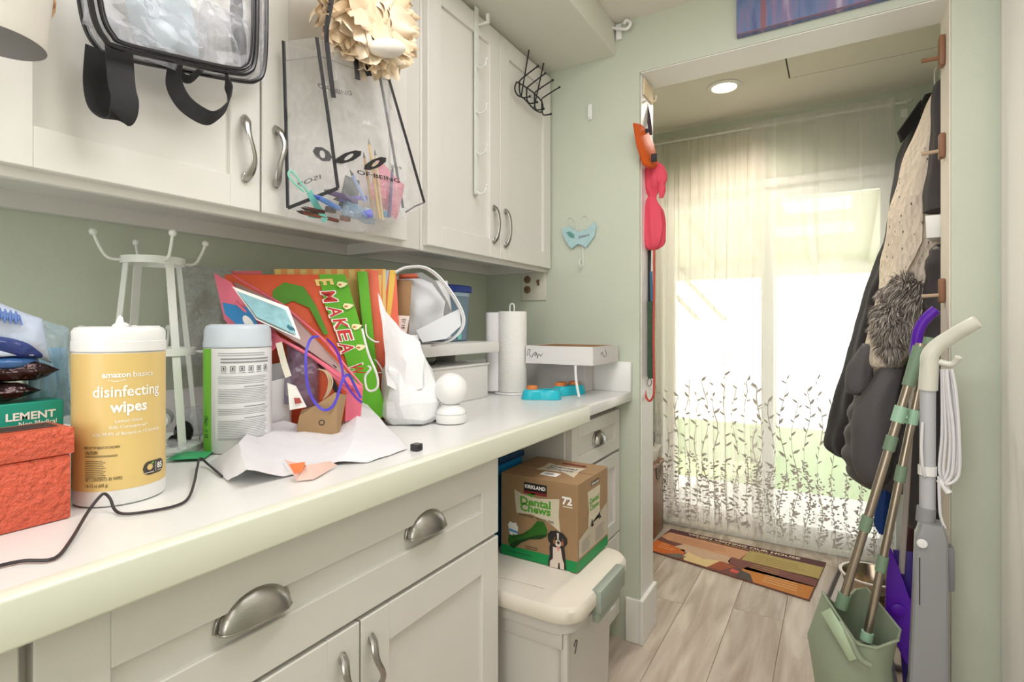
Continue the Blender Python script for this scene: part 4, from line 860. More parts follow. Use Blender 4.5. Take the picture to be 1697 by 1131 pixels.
# blue paw treat puzzle: two dishes with orange pads
M_tq = mat('turquoise_plastic', (32, 190, 208), .3); M_op = mat('orange_pad', (232, 132, 66), .5, bump=.4, bscale=200)
def dish(c, ang, label, pads):
    t = thing('treat_puzzle', label, 'pet toy', c, (0, 0, ang))
    n = 64
    def ring(k, z, inset):
        r = []
        for j in range(n):
            a = 2*PI*j/n; rr = .062*(1+.16*math.cos(2*a))-.007*math.cos(4*a)-inset; r.append(Vector((rr*math.cos(a), rr*.62*math.sin(a)*(1+.12*math.cos(a)), z)))
        return r
    part('dish', MB().rings([ring(0, 0, 0), ring(0, .004, -.001), ring(0, .022, .004), ring(0, .030, .008), ring(0, .031, .012)]), M_tq, t, local=True, smooth=50)
    part('hollow', MB().lathe([(.012, .0312), (.013, .0325), (.010, .0318), (.001, .0314)], (pads[0][2], 0, 0), 20, cap0=False), M_tq, t, local=True)
    for x, y, *_ in pads: part('orange_pad', MB().lathe([(.0185, .030), (.0192, .036), (.016, .042), (.001, .044)], (x, y, 0), 28), M_op, t, local=True)
    return t
c = AZ(ZT, 897, 661); dish((c.x, c.y, ZT), math.radians(30), 'turquoise paw treat dish with one orange pad, nearer of the two', [(-.030, .004, .02)])
c = AZ(ZT, 938, 653); dish((c.x+.012, c.y-.005, ZT), math.radians(72), 'turquoise paw treat dish with several orange pads, behind the nearer one', [(-.034, .010, .012), (-.012, .019, 0), (.034, .006, 0)])
# white pan camera
wc = thing('pet_camera', 'round white two-ball camera standing on the counter', 'camera', (.452, 1.065, ZT))
c = (.452, 1.065, ZT)
part('base', MB().lathe([(.030, 0), (.036, .002), (.0385, .010), (.0385, .022), (.035, .033), (.026, .042), (.022, .046)], c, 40), M_white, wc)
part('head', MB().ball((.452, 1.065, ZT+.084), .041, 36, 24), M_white, wc)
part('seam_ring', MB().lathe([(.0388, .0235), (.0389, .0245), (.0386, .0252)], c, 40, cap0=False, cap1=False), mat('seam', (200, 200, 200), .5), wc)
solo('camera_cable', MB().tube([(.415, 1.05, ZT+.004), (.40, 1.04, ZT+.004), (.375, 1.02, ZT+.003), (.36, 1.0, ZT+.003), (.33, .985, ZT+.003)], .0022, 8, smooth=4).tube([(.417, 1.053, ZT+.0055), (.405, 1.045, ZT+.0045)], .0042, 8), M_dark, 'short black cable running from the white ball camera', 'cable')
# small black bracket
bb = thing('black_clip', 'tiny black square clip at the worktop edge by the paper tip', 'clip', tuple(AZ(ZT, 690, 748)))
c = AZ(ZT, 690, 747); part('block', MB().box((c.x-.009, c.y-.008, ZT), (c.x+.008, c.y+.010, ZT+.013), .0008, 1), mat('clip_black', (48, 46, 48), .35), bb); part('screw_hole', MB().lathe([(.0034, 0), (.0034, .0012)], (c.x+.008, c.y, ZT+.0065), 14, (1, 0, 0)), M_black, bb)
# black cord along the worktop
P_ = [(-30, 948, .0025), (0, 938, .0025), (40, 930, .0025), (90, 926, .0025), (118, 895, .0025), (145, 850, .008), (165, 824, .02), (174, 819, .022), (183, 828, .016), (190, 845, .004), (205, 852, .0025), (240, 849, .0025), (290, 839, .0025), (312, 826, .0025), (322, 800, .008), (327, 775, .014), (332, 760, .016), (345, 770, .006), (368, 790, .0025)]
solo('power_cord', MB().tube([AZ(ZT+h, u, v) for u, v, h in P_], .0019, 8, smooth=5), mat('cord_black', (52, 44, 48), .5), 'thin kinked black cord running along the near counter', 'cord')

# ================================================================ things hanging on the upper cabinet doors
# clear backpack
bp_ = thing('clear_backpack', 'clear vinyl backpack with black piping hanging on the left cabinet door', 'backpack', (.37, .38, 1.58))
oF = [(122, -150), (127, -60), (133, 5), (143, 48), (160, 76), (186, 92), (300, 116), (398, 134), (425, 133), (437, 116), (441, 60), (441, -60), (440, -150)]
oI = [(287+(u-287)*.90, v-13 if v > 0 else v) for u, v in oF]; PF = [AX(.392, *p) for p in oI]; cF = sum(PF, Vector())/len(PF)
PBk = [AX(.342, *p) for p in oF]
S = spline(PF, 5); S2 = spline(PBk, 5)
part('front_piping', MB().tube(S, .0042, 8), M_pipe, bp_); part('rear_piping', MB().tube(S2, .0042, 8), M_pipe, bp_)
inn = [cF+(p-cF)*.93+Vector((.004, 0, 0)) for p in S]
part('zip_band', MB().tube(inn, .0026, 8).tube([cF+(p-cF)*.90+Vector((.005, 0, 0)) for p in S], .0014, 6), M_pipe, bp_)
B = MB().rings([S2, S], close=False); part('side_panel', B, clear('vinyl_side', (196, 196, 202), .22, .08, .8, 26), bp_, smooth=60)
top_z = PF[0].z
cen = Vector((.391, cF.y, cF.z+.05))
def fan(S_, cen_, amp, seed, kk=1, rings_=8):
    B = MB(); n = len(S_)
    vs = [[B.bm.verts.new(cen_+(p-cen_)*(j/rings_)*kk+Vector((amp*noise.noise((cen_+(p-cen_)*(j/rings_))*22+Vector((seed, 0, 0)))*(1-(j/rings_)**4), 0, 0))) for p in S_] for j in range(1, rings_+1)]
    c0 = B.bm.verts.new(cen_)
    for i in range(n-1):
        B.bm.faces.new((c0, vs[0][i], vs[0][i+1]))
        for j in range(rings_-1): B.bm.faces.new((vs[j][i], vs[j+1][i], vs[j+1][i+1], vs[j][i+1]))
    return B
M_vin = clear('vinyl_front', (236, 236, 240), .12, .04, 1, 15)
part('front_panel', fan(S, cen, .012, 2), M_vin, bp_, smooth=80); part('rear_panel', fan(S2, Vector((.343, cF.y, cF.z+.05)), .006, 5), M_vin, bp_, smooth=80)
M_crk = clear('crinkle', (222, 224, 232), .22, .04, 1, 18)
for k, (u, v, ru, rv) in enumerate(((200, 30, 55, 48), (285, 40, 62, 58), (370, 60, 50, 60), (240, 78, 60, 24))):
    c = AX(.365, u, v); part('crinkled_filling', MB().pillow(c, (0, ru*.0009, 0), (.0, 0, rv*.0008), (.015, 0, 0), 20, 2.2, .012, 26, k+20), M_crk, bp_, smooth=20)
part('pale_blue_insert', MB().pillow(AX(.366, 268, 20), (0, .05, .01), (0, -.01, .055), (.008, 0, 0), 12, 3, .004, 30, 2), mat('ice_blue', (205, 218, 228), .4), bp_, smooth=40)
part('gray_insert', MB().pillow(AX(.37, 395, 50), (0, .012, 0), (0, -.004, .06), (.01, 0, 0), 10, 3, .003, 30, 3), mat('insert_gray', (70, 70, 78), .5), bp_, smooth=40)
yb = AX(.375, 197, 150).y; z0 = AX(.37, 197, 82).z; z1 = AX(.375, 197, 198).z
part('strap_loop', MB().ribbon([(.345, yb-.012, z0), (.343, yb-.014, (z0+z1)/2), (.348, yb-.01, z1+.018), (.365, yb, z1+.002), (.374, yb+.006, z1+.01), (.38, yb+.006, z1+.03), (.379, yb+.002, (z0+z1)/2), (.375, yb, z0+.004)], (0, 1, .12), .036, .0018, smooth=6), M_strap, bp_)
part('strap_loop', MB().ribbon([AX(.36, 292, 100), AX(.362, 288, 136), AX(.37, 305, 170), AX(.38, 335, 192), AX(.385, 355, 194), AX(.385, 376, 176), AX(.382, 381, 155), AX(.38, 376, 134), AX(.375, 374, 112)], lambda t: (.75, .35-.8*t, .5), .030, .0018, smooth=6), M_strap, bp_)
part('strap_loop', MB().ribbon([AX(.36, 288, 104), AX(.36, 298, 124), AX(.36, 315, 131), AX(.36, 336, 112)], (.5, 0, .8), .014, .0018, smooth=5), M_strap, bp_)

# clear tote with craft things
ct = thing('clear_tote', 'clear plastic tote with black edging full of pens under the cream flower', 'bag', tuple(AX(.37, 590, 370)))
LBt, LBb = AX(.333, 470, 68), AX(.333, 477, 345); LFt, LFb = AX(.42, 525, 62), AX(.42, 560, 312)
RFt, RFb = AX(.405, 641, 120), AX(.405, 703, 336); RBt, RBb = AX(.333, 628, 118), AX(.333, 668, 345)
def sheet4(a, b, c, d, amp, seed, sag=0, n=14):   # a,b bottom; c,d top
    def f(u, v):
        p = (a*(1-u)+b*u)*(1-v)+(d*(1-u)+c*u)*v; e_ = 16*u*(1-u)*v*(1-v)
        nn = (b-a).cross(d-a).normalized()
        return p+nn*amp*noise.noise(p*18+Vector((seed, 0, 0)))*min(1, e_*2)+Vector((0, 0, -sag*math.sin(PI*u)*(1-v)))
    return MB().grid(f, n, n)
M_tv = clear('tote_vinyl', (240, 240, 242), .08, .03, 1, 19)
SG = .055
for nm, q in (('side_panel', (LBb, LFb, LFt, LBt)), ('front_panel', (LFb, RFb, RFt, LFt)), ('side_panel', (RFb, RBb, RBt, RFt)), ('rear_panel', (LBb, RBb, RBt, LBt))):
    part(nm, sheet4(*q, .014, len(nm), SG if nm in ('front_panel', 'rear_panel') else .0), M_tv, ct, smooth=80)
def bott(a, b):
    p = (LFb*(1-a)+RFb*a)*(1-b)+(LBb*(1-a)+RBb*a)*b; return p+Vector((0, 0, -SG*math.sin(PI*a)*(1+.25*math.sin(PI*b))))
part('base_panel', MB().grid(bott, 12, 6), M_tv, ct, smooth=80)
for a, b in ((LBt, LBb), (LFt, LFb), (LBb, LFb), (RFt, RFb), (RBt, RBb)):
    part('edging', MB().ribbon([a, (a+b)/2+Vector((.001, 0, 0)), b], (.3, .9, .1) if abs(a.z-b.z) > .1 else (0, 0, 1), .0065, .002), M_strap if a is not RFt else M_pipe, ct)
part('edging', MB().tube([RFb, AX(.39, 688, 342), AX(.38, 672, 352)], .002, 6), M_pipe, ct)
part('hem_stitch', MB().tube([LBt+(LBb-LBt)*.12, LFt+(LFb-LFt)*.12, RFt+(RFb-RFt)*.06], .0006, 5), M_gray, ct)
part('strap', MB().ribbon([AX(.425, 553, 162), AX(.428, 545, 100), AX(.43, 541, 50), AX(.44, 548, 10), AX(.44, 553, -40)], (.2, .97, 0), .0095, .0016, smooth=4), M_strap, ct)
part('strap', MB().ribbon([AX(.425, 593, 132), AX(.42, 590, 100), AX(.41, 588, 70)], (.2, .97, 0), .011, .0016, smooth=4), M_strap, ct)
part('strap', MB().ribbon([AX(.425, 612, 126), AX(.42, 604, 100), AX(.41, 600, 70)], (.2, .97, 0), .014, .0016, smooth=4), M_strap, ct)
ff_ = bilin([LFb, RFb, RFt, LFt], (.004, -.003, 0))
M_ink = mat('tote_ink', (32, 30, 32), .5)
B = MB(); text(B, 'OF·BEING', .042, ff_, .47, .125, .50, .02); part('lettering', B, M_ink, ct, smooth=0)
B = MB(); text(B, '2019', .035, ff_, .72, .235, .15, .01); part('date_print', B, mat('ink_gray', (110, 108, 108), .5), ct, smooth=0)
for x in (.16, .46):
    sk = lambda px, py, x=x: ff_(x+px+py*1.2, .235+py)
    B = MB(); ro, ri = [(x_+.6*y_, y_) for x_, y_ in ell(0, 0, .085, .066, 8, rot=.39)], [(x_+.6*y_, y_) for x_, y_ in ell(0, 0, .024, .034, 8, rot=.39)]
    for i in range(8): j = (i+1) % 8; shape(B, [ri[i], ro[i], ro[j], ri[j]], sk)
    part('logo_print', B, M_ink, ct, smooth=0)
fl_ = bilin([LFb, LBb, LBt, LFt], (.003, -.003, 0))
B = MB(); ro, ri = ell(.22, .25, .20, .046, 8, rot=.2), ell(.22, .25, .06, .026, 8, rot=.2)
for i in range(8): j = (i+1) % 8; shape(B, [ri[i], ro[i], ro[j], ri[j]], fl_)
part('logo_print', B, mat('ink_gray3', (70, 68, 70), .5), ct, smooth=0)
B = MB(); text(B, 'ISOB', .04, fl_, .55, .10, .5, .01)
part('lettering', B, mat('ink_gray2', (90, 88, 90), .5), ct, smooth=0)
fb_ = bilin([LBb, RBb, RBt, LBt], (.003, 0, 0)); B = MB(); text(B, 'OF·BEING', .04, lambda x, y: fb_(x, y+.10*(x-.45)**2*4), .45, .76, .34, .03); part('lettering', B, mat('ink_soft', (84, 82, 82), .5), ct, smooth=0)
GI = 'craft tools in the clear tote'
def pen(u0, v0, u1, v1, x, r, rgb, label, name='pencil', tip=None):
    t = thing(name, label, name.replace('_', ' '), tuple(AX(x, u1, v1)), group=GI)
    a, b = AX(x+.008, u0, v0), AX(x, u1, v1); part('barrel', MB().tube([a, b], r, 8), mat(name+str(int(u0)), rgb, .35), t)
    d = (a-b).normalized(); part('tip', MB().tube([a, a+d*.006, a+d*.013], lambda q: r*(1-q*.8), 8), mat(name+'t'+str(int(u0)), tip or (60, 50, 45), .4), t)
pen(612, 240, 629, 362, .385, .0034, (214, 178, 104), 'tall yellow pencil at the middle of the clear tote', tip=(120, 110, 100))
pen(604, 262, 621, 366, .375, .003, (190, 150, 92), 'tan pencil left of the tall yellow one in the clear tote')
pen(622, 258, 634, 364, .37, .0032, (226, 200, 150), 'pale wooden pencil right of the tall yellow one in the clear tote')
pen(650, 285, 645, 360, .38, .0035, (96, 84, 130), 'muted violet pen before the pink pouch in the clear tote', 'pen')
pen(584, 290, 606, 335, .39, .0035, (148, 176, 222), 'pale blue pen slanting in the middle of the clear tote', 'pen')
pen(528, 328, 562, 346, .385, .0055, (100, 140, 206), 'thick cornflower blue marker low in the clear tote', 'marker', (60, 90, 170))
pen(507, 346, 536, 352, .375, .0048, (84, 52, 46), 'dark brown marker at the lower left of the clear tote', 'marker')
pen(545, 318, 590, 334, .38, .006, (70, 40, 104), 'dark purple marker across the bottom of the clear tote', 'marker')
pen(560, 330, 606, 328, .372, .005, (78, 70, 200), 'bright indigo marker lying across the clear tote', 'marker')
pen(500, 352, 560, 366, .37, .004, (120, 70, 56), 'reddish brown pencil along the bottom of the clear tote')
solo('blue_ball', MB().lathe([(.008, 0), (.009, .004), (.009, .022), (.001, .026)], AX(.385, 600, 358), 18, (.6, .7, .3)), mat('capblue', (60, 76, 214), .3), 'round bright blue ball at the bottom of the clear tote', 'ball')
solo('pink_pouch', MB().pillow(AX(.362, 642, 315), (.0, .045, -.022), (0, .014, .046), (.014, 0, 0), 18, 3, .002, 40, 5), mat('pink_fuzz', (232, 150, 168), .9, bump=.7, bscale=200, var=.12, vscale=90), 'fuzzy pink pouch in the right side of the clear tote', 'pouch')
solo('dark_card', MB().hexa([AX(.36, 560, 345), AX(.36, 592, 352), AX(.355, 592, 352), AX(.355, 560, 345), AX(.36, 572, 290), AX(.36, 596, 300), AX(.355, 596, 300), AX(.355, 572, 290)], .0006), mat('dark_green', (52, 62, 60), .5), 'dark green card standing in the clear tote', 'card')
sc = thing('scissors', 'mint handled scissors hooked in the left corner of the clear tote', 'scissors', tuple(AX(.38, 530, 350)))
part('handle', MB().tube([AX(.385, 512, 320), AX(.388, 496, 300), AX(.388, 484, 284), AX(.385, 478, 288), AX(.385, 484, 300), AX(.385, 504, 318)], .0022, 8, smooth=4), mat('mint_pl', (140, 208, 190), .4), sc)
part('blade', MB().ribbon([AX(.385, 512, 318), AX(.38, 524, 340), AX(.375, 540, 366)], (0, .9, .4), .014, .002), mat('mint_b', (120, 196, 186), .3), sc)
solo('clear_pouch', MB().pillow(AX(.378, 595, 352), (0, .045, -.004), (0, 0, .018), (.016, 0, 0), 20, 2.4, .008, 40, 9), clear('blueish', (150, 186, 214), .35, .05, 1, 40), 'bluish clear crumpled pouch at the bottom of the tote', 'pouch')
for k, (u, v, rgb, lb) in enumerate(((548, 348, (60, 44, 50), 'dark maroon eraser block low in the clear tote'), (520, 356, (110, 190, 180), 'mint sharpener low at the left of the clear tote'), (572, 362, (130, 84, 66), 'brown wooden block at the very bottom of the tote'), (640, 356, (86, 150, 190), 'blue plastic clip by the pencil ends in the tote'))):
    c = AX(.37, u, v); solo(('eraser', 'sharpener', 'wooden_block', 'plastic_clip')[k], MB().box((c.x-.006, c.y-.011, c.z-.006), (c.x+.006, c.y+.011, c.z+.006), .002).xf(Matrix.Identity(4)), mat('bit%d' % k, rgb, .4), lb, ('eraser', 'sharpener', 'block', 'clip')[k])

# cream ruffled flower
fw = thing('fabric_flower', 'big cream ruffled fabric flower ball hanging over the clear tote', 'fabric flower', tuple(AX(.43, 615, 60)))
fc_ = AX(.43, 612, 22)
M_pet = mat('petal_cream', (238, 212, 178), .85, bump=.15, bscale=60, var=.05, sheen=.2); M_pet2 = mat('petal_pale', (244, 226, 200), .85, var=.04)
def petal_mesh(seed, m):
    rnd = random.Random(seed); B = MB(); ph = rnd.uniform(0, 6)
    def f(a, b):
        w_ = .030*(math.sin(PI*min(1, .12+.8*b))**.6); x = (2*a-1)*w_
        z = b*.048; y = .022*b*b-.012*(2*a-1)**2*(1-b)+.006*math.sin(5*a*2+ph)*b+.004*math.sin(9*a+ph*2)*b*b
        return Vector((x, -y, z+.004*math.sin(7*a+ph)*b))
    B.grid(f, 8, 7); return _mesh('petal', B, m, None, 180)
pms = [petal_mesh(i, M_pet if i % 3 else M_pet2) for i in range(5)]
rnd = random.Random(11); n = 130
for i in range(n):
    t = (i+.5)/n; ph = i*2.39996; ct_ = 1-1.75*t; st = math.sqrt(max(0, 1-ct_*ct_))
    d = Vector((ct_*.75+.1, st*math.cos(ph), st*math.sin(ph))); d.normalize()
    pos = fc_+Vector((d.x*.045, d.y*.088, d.z*.074)) - d*.016
    tang = Vector((-.3, 0, 0)) + Vector((0, d.y, d.z))*1.0 + Vector((rnd.uniform(-.3, .3), rnd.uniform(-.3, .3), rnd.uniform(-.3, .3)))
    zax = (tang - d*tang.dot(d)*.35).normalized(); yax = (-d+zax*d.dot(zax)).normalized(); xax = yax.cross(zax)
    M = Matrix((xax, yax, zax)).transposed().to_4x4(); M.translation = pos-fw.location
    o = bpy.data.objects.new('petal', pms[i % 5]); COL.objects.link(o); o.parent = fw; o.matrix_local = M @ Matrix.Scale(rnd.uniform(.95, 1.35), 4); ROOTM[o.name] = Matrix()
part('core', MB().ball(fc_+Vector((-.012, 0, 0)), 1, 24, 16, (.036, .084, .070)), M_pet, fw)
part('white_pad', MB().ball((0, 0, 0), 1, 28, 16, (.026, .054, .019)).xf(Matrix.Translation(AX(.468, 646, 78)+Vector((-.008, 0, 0))) @ Matrix.Rotation(math.radians(22), 4, 'X')), mat('pad_white', (232, 226, 216), .7), fw, label='smooth off-white oval pad')
part('cord', MB().ribbon([AX(.485, 553, -20), AX(.487, 550, 10), AX(.485, 544, 40), AX(.47, 541, 70)], (0, 1, 0), .004, .001, smooth=4), M_strap, fw)

# drum-shaped hat and scrunchie at the upper left
hb = thing('drum_cap', 'cream drum-shaped cap with gray underside at the top left corner', 'cap', tuple(AX(.42, 4, 70)))
c = AX(.43, -8, 68); ax_ = Vector((.02, .06, 1))
part('side', MB().lathe([(.046, .0015), (.047, .01), (.048, .12)], c, 48, ax_), mat('cap_cream', (214, 208, 198), .5, bump=.1), hb)
part('gray_base', MB().lathe([(.001, -.001), (.044, -.0005), (.0465, .001)], c, 48, ax_, cap1=False), mat('cap_gray', (128, 126, 126), .6), hb)
c = AX(.40, 70, 14); rs = []
B = MB()
for i in range(28):
    a = 2*PI*i/28; d = Vector((.25*math.cos(a), math.cos(a)*.4, math.sin(a))); o_ = c+d*.018
    rs.append([o_+Vector((math.cos(q)*.008*(1+.25*math.sin(5*a)), math.cos(q)*d.y*.008+math.sin(q)*.003, math.sin(q)*.0085*(1+.2*math.cos(7*a)))) for q in [2*PI*j/8 for j in range(8)]])
rs.append(rs[0]); B.rings(rs, cap0=False, cap1=False); bmesh.ops.remove_doubles(B.bm, verts=B.bm.verts, dist=1e-6)
solo('scrunchie', B.jit(.002, 90, 1), mat('scrunchie_brown', (196, 150, 112), .7, bump=.4, bscale=120), 'tan ruffled hair scrunchie beside the gray-bottomed cap', 'scrunchie')

# ================================================================ kneehole: tote, crate, dog chew box
M_tote = mat('tote_beige', (224, 216, 202), .45, var=.02); M_tb = mat('tote_body', (206, 202, 196), .42); M_lat = mat('latch_gray', (150, 160, 148), .45)
tt_ = thing('storage_tote', 'large beige plastic storage tote with gray-green latch under the counter', 'storage tote', (.48, 1.26, 0))
def rr(x0, x1, y0, y1, z, r, n=6):
    out = []
    for cx_, cy_, a0 in ((x1-r, y1-r, 0), (x0+r, y1-r, 90), (x0+r, y0+r, 180), (x1-r, y0+r, 270)):
        for i in range(n+1):
            a = math.radians(a0+90*i/n); out.append(Vector((cx_+r*math.cos(a), cy_+r*math.sin(a), z)))
    return out
part('body', MB().rings([rr(.21, .735, 1.11, 1.415, .001, .04), rr(.205, .742, 1.105, 1.42, .2, .042), rr(.20, .750, 1.10, 1.425, .45, .045), rr(.19, .765, 1.09, 1.435, .452, .05), rr(.19, .765, 1.09, 1.435, .485, .05)]), M_tb, tt_, smooth=40)
part('lid', MB().rings([rr(.18, .785, 1.075, 1.447, .485, .06), rr(.178, .788, 1.073, 1.449, .49, .06), rr(.178, .788, 1.073, 1.449, .512, .06), rr(.182, .782, 1.079, 1.443, .521, .058), rr(.20, .763, 1.10, 1.425, .523, .05), rr(.212, .752, 1.112, 1.413, .5265, .045)]), M_tote, tt_, smooth=40)
part('lid_panel', MB().rings([rr(.23, .70, 1.13, 1.395, .5265, .04), rr(.235, .695, 1.135, 1.39, .5285, .038)]), M_tote, tt_, smooth=40)
part('latch', MB().box((.775, 1.19, .47), (.800, 1.36, .524), .005).box((.772, 1.20, .44), (.790, 1.35, .472), .004), M_lat, tt_)
part('rib', MB().box((.40, 1.0975, .415), (.742, 1.104, .452), .002).box((.735, 1.105, .28), (.752, 1.12, .45), .002), M_tb, tt_)
part('scribble', MB().tube([(.7485, 1.15, .40), (.749, 1.158, .41), (.749, 1.166, .405), (.7485, 1.162, .395), (.748, 1.155, .38)], .0015, 6, smooth=4), M_dark, tt_)
part('groove', MB().tube([(.24, 1.16, .5295), (.5, 1.115, .5285), (.55, 1.11, .527), (.57, 1.125, .528), (.68, 1.13, .5285)], .0015, 6, smooth=4), M_tote, tt_)
solo('green_clip', MB().ribbon([(.478, 1.175, .531), (.495, 1.172, .534), (.515, 1.178, .531)], (0, 1, .2), .006, .002, smooth=3).ball((.476, 1.175, .532), .003, 8, 6), mat('clip_green', (90, 150, 110), .3, .4), 'tiny shiny green hair clip on the beige tote lid', 'clip')
M_blue = mat('crate_blue', (22, 136, 196), .45); M_dblue = mat('crate_navy', (22, 62, 110), .5)
bc_ = thing('blue_crate', 'bright blue plastic crate standing on the tote behind the chew box', 'crate', (.33, 1.29, .53))
x0, x1, y0, y1, z0, z1 = .205, .462, 1.15, 1.40, .530, .775
part('bottom', MB().box((x0, y0, z0), (x1, y1, z0+.005)), M_blue, bc_)
for a, b in (((x0, y0, z0), (x1, y0+.006, z1)), ((x0, y1-.006, z0), (x1, y1, z1)), ((x0, y0+.006, z0), (x0+.006, y1-.006, z1)), ((x1-.006, y0+.006, z0), (x1, y1-.006, z1))): part('side', MB().box(a, b, .001, 1), M_blue, bc_)
part('rim', MB().box((x0-.006, y0-.006, z1-.015), (x1+.006, y0, z1), .002).box((x0-.006, y1, z1-.015), (x1+.006, y1+.006, z1), .002).box((x0-.006, y0, z1-.015), (x0, y1, z1), .002).box((x1, y0, z1-.015), (x1+.006, y1, z1), .002), M_dblue, bc_)
solo('pink_cloth', MB().pillow((.40, 1.28, .79), (.03, .05, .01), (0, -.02, .03), (.02, 0, 0), 14, 2.4, .005, 30, 2), mat('dusty_pink', (206, 176, 176), .9), 'dusty pink cloth poking out of the blue crate', 'cloth')

# dog chew box
dbx = thing('dental_chew_box', 'brown and green cardboard box of dental dog chews on the tote lid', 'box', (.6, 1.33, .53))
bx0, bx1, by0, by1, bz0, bz1 = .490, .718, 1.238, 1.445, .5295, .752
M_box = mat('box_brown', (160, 128, 92), .55, var=.05, vscale=20); M_gr = mat('box_green', (0, 140, 72), .5); M_cr = mat('box_cream', (214, 204, 180), .55); M_gl = mat('logo_green', (88, 160, 50), .5)
part('carton', MB().box((bx0, by0, bz0), (bx1, by1, bz1), .0012, 1), M_box, dbx)
WB, HB = bx1-bx0, bz1-bz0
F0 = planef((bx0, by0, bz0), (WB, 0, 0), (0, 0, HB), .0006); F1 = planef((bx0, by0, bz0), (WB, 0, 0), (0, 0, HB), .0011); F2 = planef((bx0, by0, bz0), (WB, 0, 0), (0, 0, HB), .0016); F3 = planef((bx0, by0, bz0), (WB, 0, 0), (0, 0, HB), .0021)
def fp(nm, pts, m, F=F0, par=None): return part(nm, shape(MB(), pts, F), m, par or dbx, smooth=0)
fp('green_band', [(0.003, .003), (.997, .003), (.997, .125), (0.003, .125)], M_gr)
fp('cream_panel', [(.19, .82), (.30, .78), (.50, .76), (.66, .78), (.78, .80), (.77, .60), (.79, .42), (.66, .50), (.42, .56), (.22, .54), (.20, .68)], M_cr)
lb_2 = fp('black_label', [(.32, .93), (.62, .93), (.62, .80), (.32, .80)], mat('label_black', (34, 28, 26), .5), F1)
part('lettering', text(MB(), 'KIRKLAND', .06, F2, .47, .865, .27, .03), M_pw, lb_2, smooth=0)
fp('red_strip', [(.32, .835), (.62, .835), (.62, .80), (.32, .80)], mat('label_red', (120, 40, 36), .5), F2, lb_2)
B = MB(); text(B, 'Dental', .125, F1, .47, .665, .40, .035); text(B, 'Chews', .125, F1, .47, .585, .40, .035); part('green_lettering', B, M_gl, dbx, smooth=0)
part('small_lettering', text(MB(), 'GRAIN-FREE · GLUTEN-FREE', .035, lambda x, y: F1(x, y-.05*(x-.47)), .48, .515, .46, .01), M_pk, dbx, smooth=0)
for r_ in (.3, .9): fp('leaf_print', ell(.40+.06*(r_-.3), .79, .035, .016, 10, rot=r_), M_gl, F2)
part('count_lettering', text(MB(), '72', .12, F1, .875, .755, .125, .04), M_pw, dbx, smooth=0); fp('count_strip', [(.82, .72), (.94, .72), (.94, .735), (.82, .735)], M_cr)
tpt = fp('tooth_print', [(.10, .38), (.13, .42), (.17, .41), (.21, .42), (.24, .37), (.235, .30), (.21, .22), (.185, .28), (.17, .28), (.15, .20), (.125, .27)], M_pw)
fp('blue_band_print', [(.12, .335), (.235, .32), (.235, .29), (.12, .305)], mat('band_blue', (90, 160, 210), .5), F1, tpt)
M_ch = mat('chew_green', (46, 104, 28), .5, var=.35, vscale=80); M_chd = mat('chew_dark', (24, 62, 18), .5)
ch = fp('chew_print', [(.10, .17), (.115, .26), (.16, .26), (.30, .30), (.42, .40), (.50, .50), (.58, .50), (.63, .42), (.62, .34), (.54, .29), (.40, .26), (.28, .19), (.18, .10), (.14, .11)], M_ch, F1)
fp('chew_shade_print', [(.12, .13), (.20, .20), (.32, .25), (.50, .33), (.62, .36), (.60, .33), (.54, .29), (.40, .26), (.28, .19), (.18, .10)], M_chd, F2, ch)
for k in range(6): fp('chew_ridge_print', [(.17+k*.035, .225+k*.018), (.185+k*.035, .225+k*.018), (.185+k*.035, .25+k*.018), (.17+k*.035, .25+k*.018)], M_chd, F2, ch)
part('small_print', bars(MB(), F1, .33, .52, [.165, .14], .008, .03), M_pk, dbx, smooth=0); part('small_print', bars(MB(), F1, .08, .42, [.055], .012), mat('dgreen', (0, 100, 52), .5), dbx, smooth=0)
M_db = mat('dog_black', (40, 34, 32), .6, var=.3, vscale=60); M_dw = mat('dog_white', (226, 210, 196), .6); M_dt = mat('dog_tan', (150, 98, 62), .6)
dog = fp('dog_print', [(.64, .0), (.64, .06), (.66, .14), (.655, .22), (.665, .27), (.64, .30), (.63, .37), (.67, .415), (.74, .43), (.82, .42), (.875, .37), (.88, .31), (.84, .26), (.85, .18), (.86, .09), (.865, .01)], M_db, F2)
fp('dog_chest_print', [(.66, .0), (.665, .07), (.70, .10), (.70, .24), (.80, .24), (.82, .12), (.84, .07), (.84, .005)], M_dw, F3, dog)
fp('dog_muzzle_print', ell(.765, .29, .038, .045, 14), M_dw, F3, dog); fp('dog_blaze_print', [(.757, .32), (.75, .41), (.775, .41), (.773, .32)], M_dw, F3, dog)
F4 = planef((bx0, by0, bz0), (WB, 0, 0), (0, 0, HB), .0026)
fp('dog_nose_print', ell(.77, .30, .018, .018, 12), M_db, F4, dog); fp('dog_tongue_print', ell(.768, .235, .016, .03, 12), mat('tongue', (226, 150, 150), .5), F4, dog)
for x in (.72, .82): fp('dog_tan_print', ell(x, .30, .017, .03, 10), M_dt, F3, dog); fp('dog_eye_print', ell(x+.005, .345, .008, .009, 8), M_dt, F3, dog)
fp('dog_leg_print', [(.765, .0), (.77, .07), (.785, .07), (.79, .0)], M_db, F4, dog)
SF = planef((bx1, by0, bz0), (0, by1-by0, 0), (0, 0, HB), .0006); SF1 = planef((bx1, by0, bz0), (0, by1-by0, 0), (0, 0, HB), .0011)
fp('green_band', [(.003, .003), (.997, .003), (.997, .125), (.003, .125)], M_gr, SF); fp('side_cream_panel', [(.30, .84), (.72, .84), (.70, .62), (.72, .45), (.32, .42), (.34, .62)], M_cr, SF)
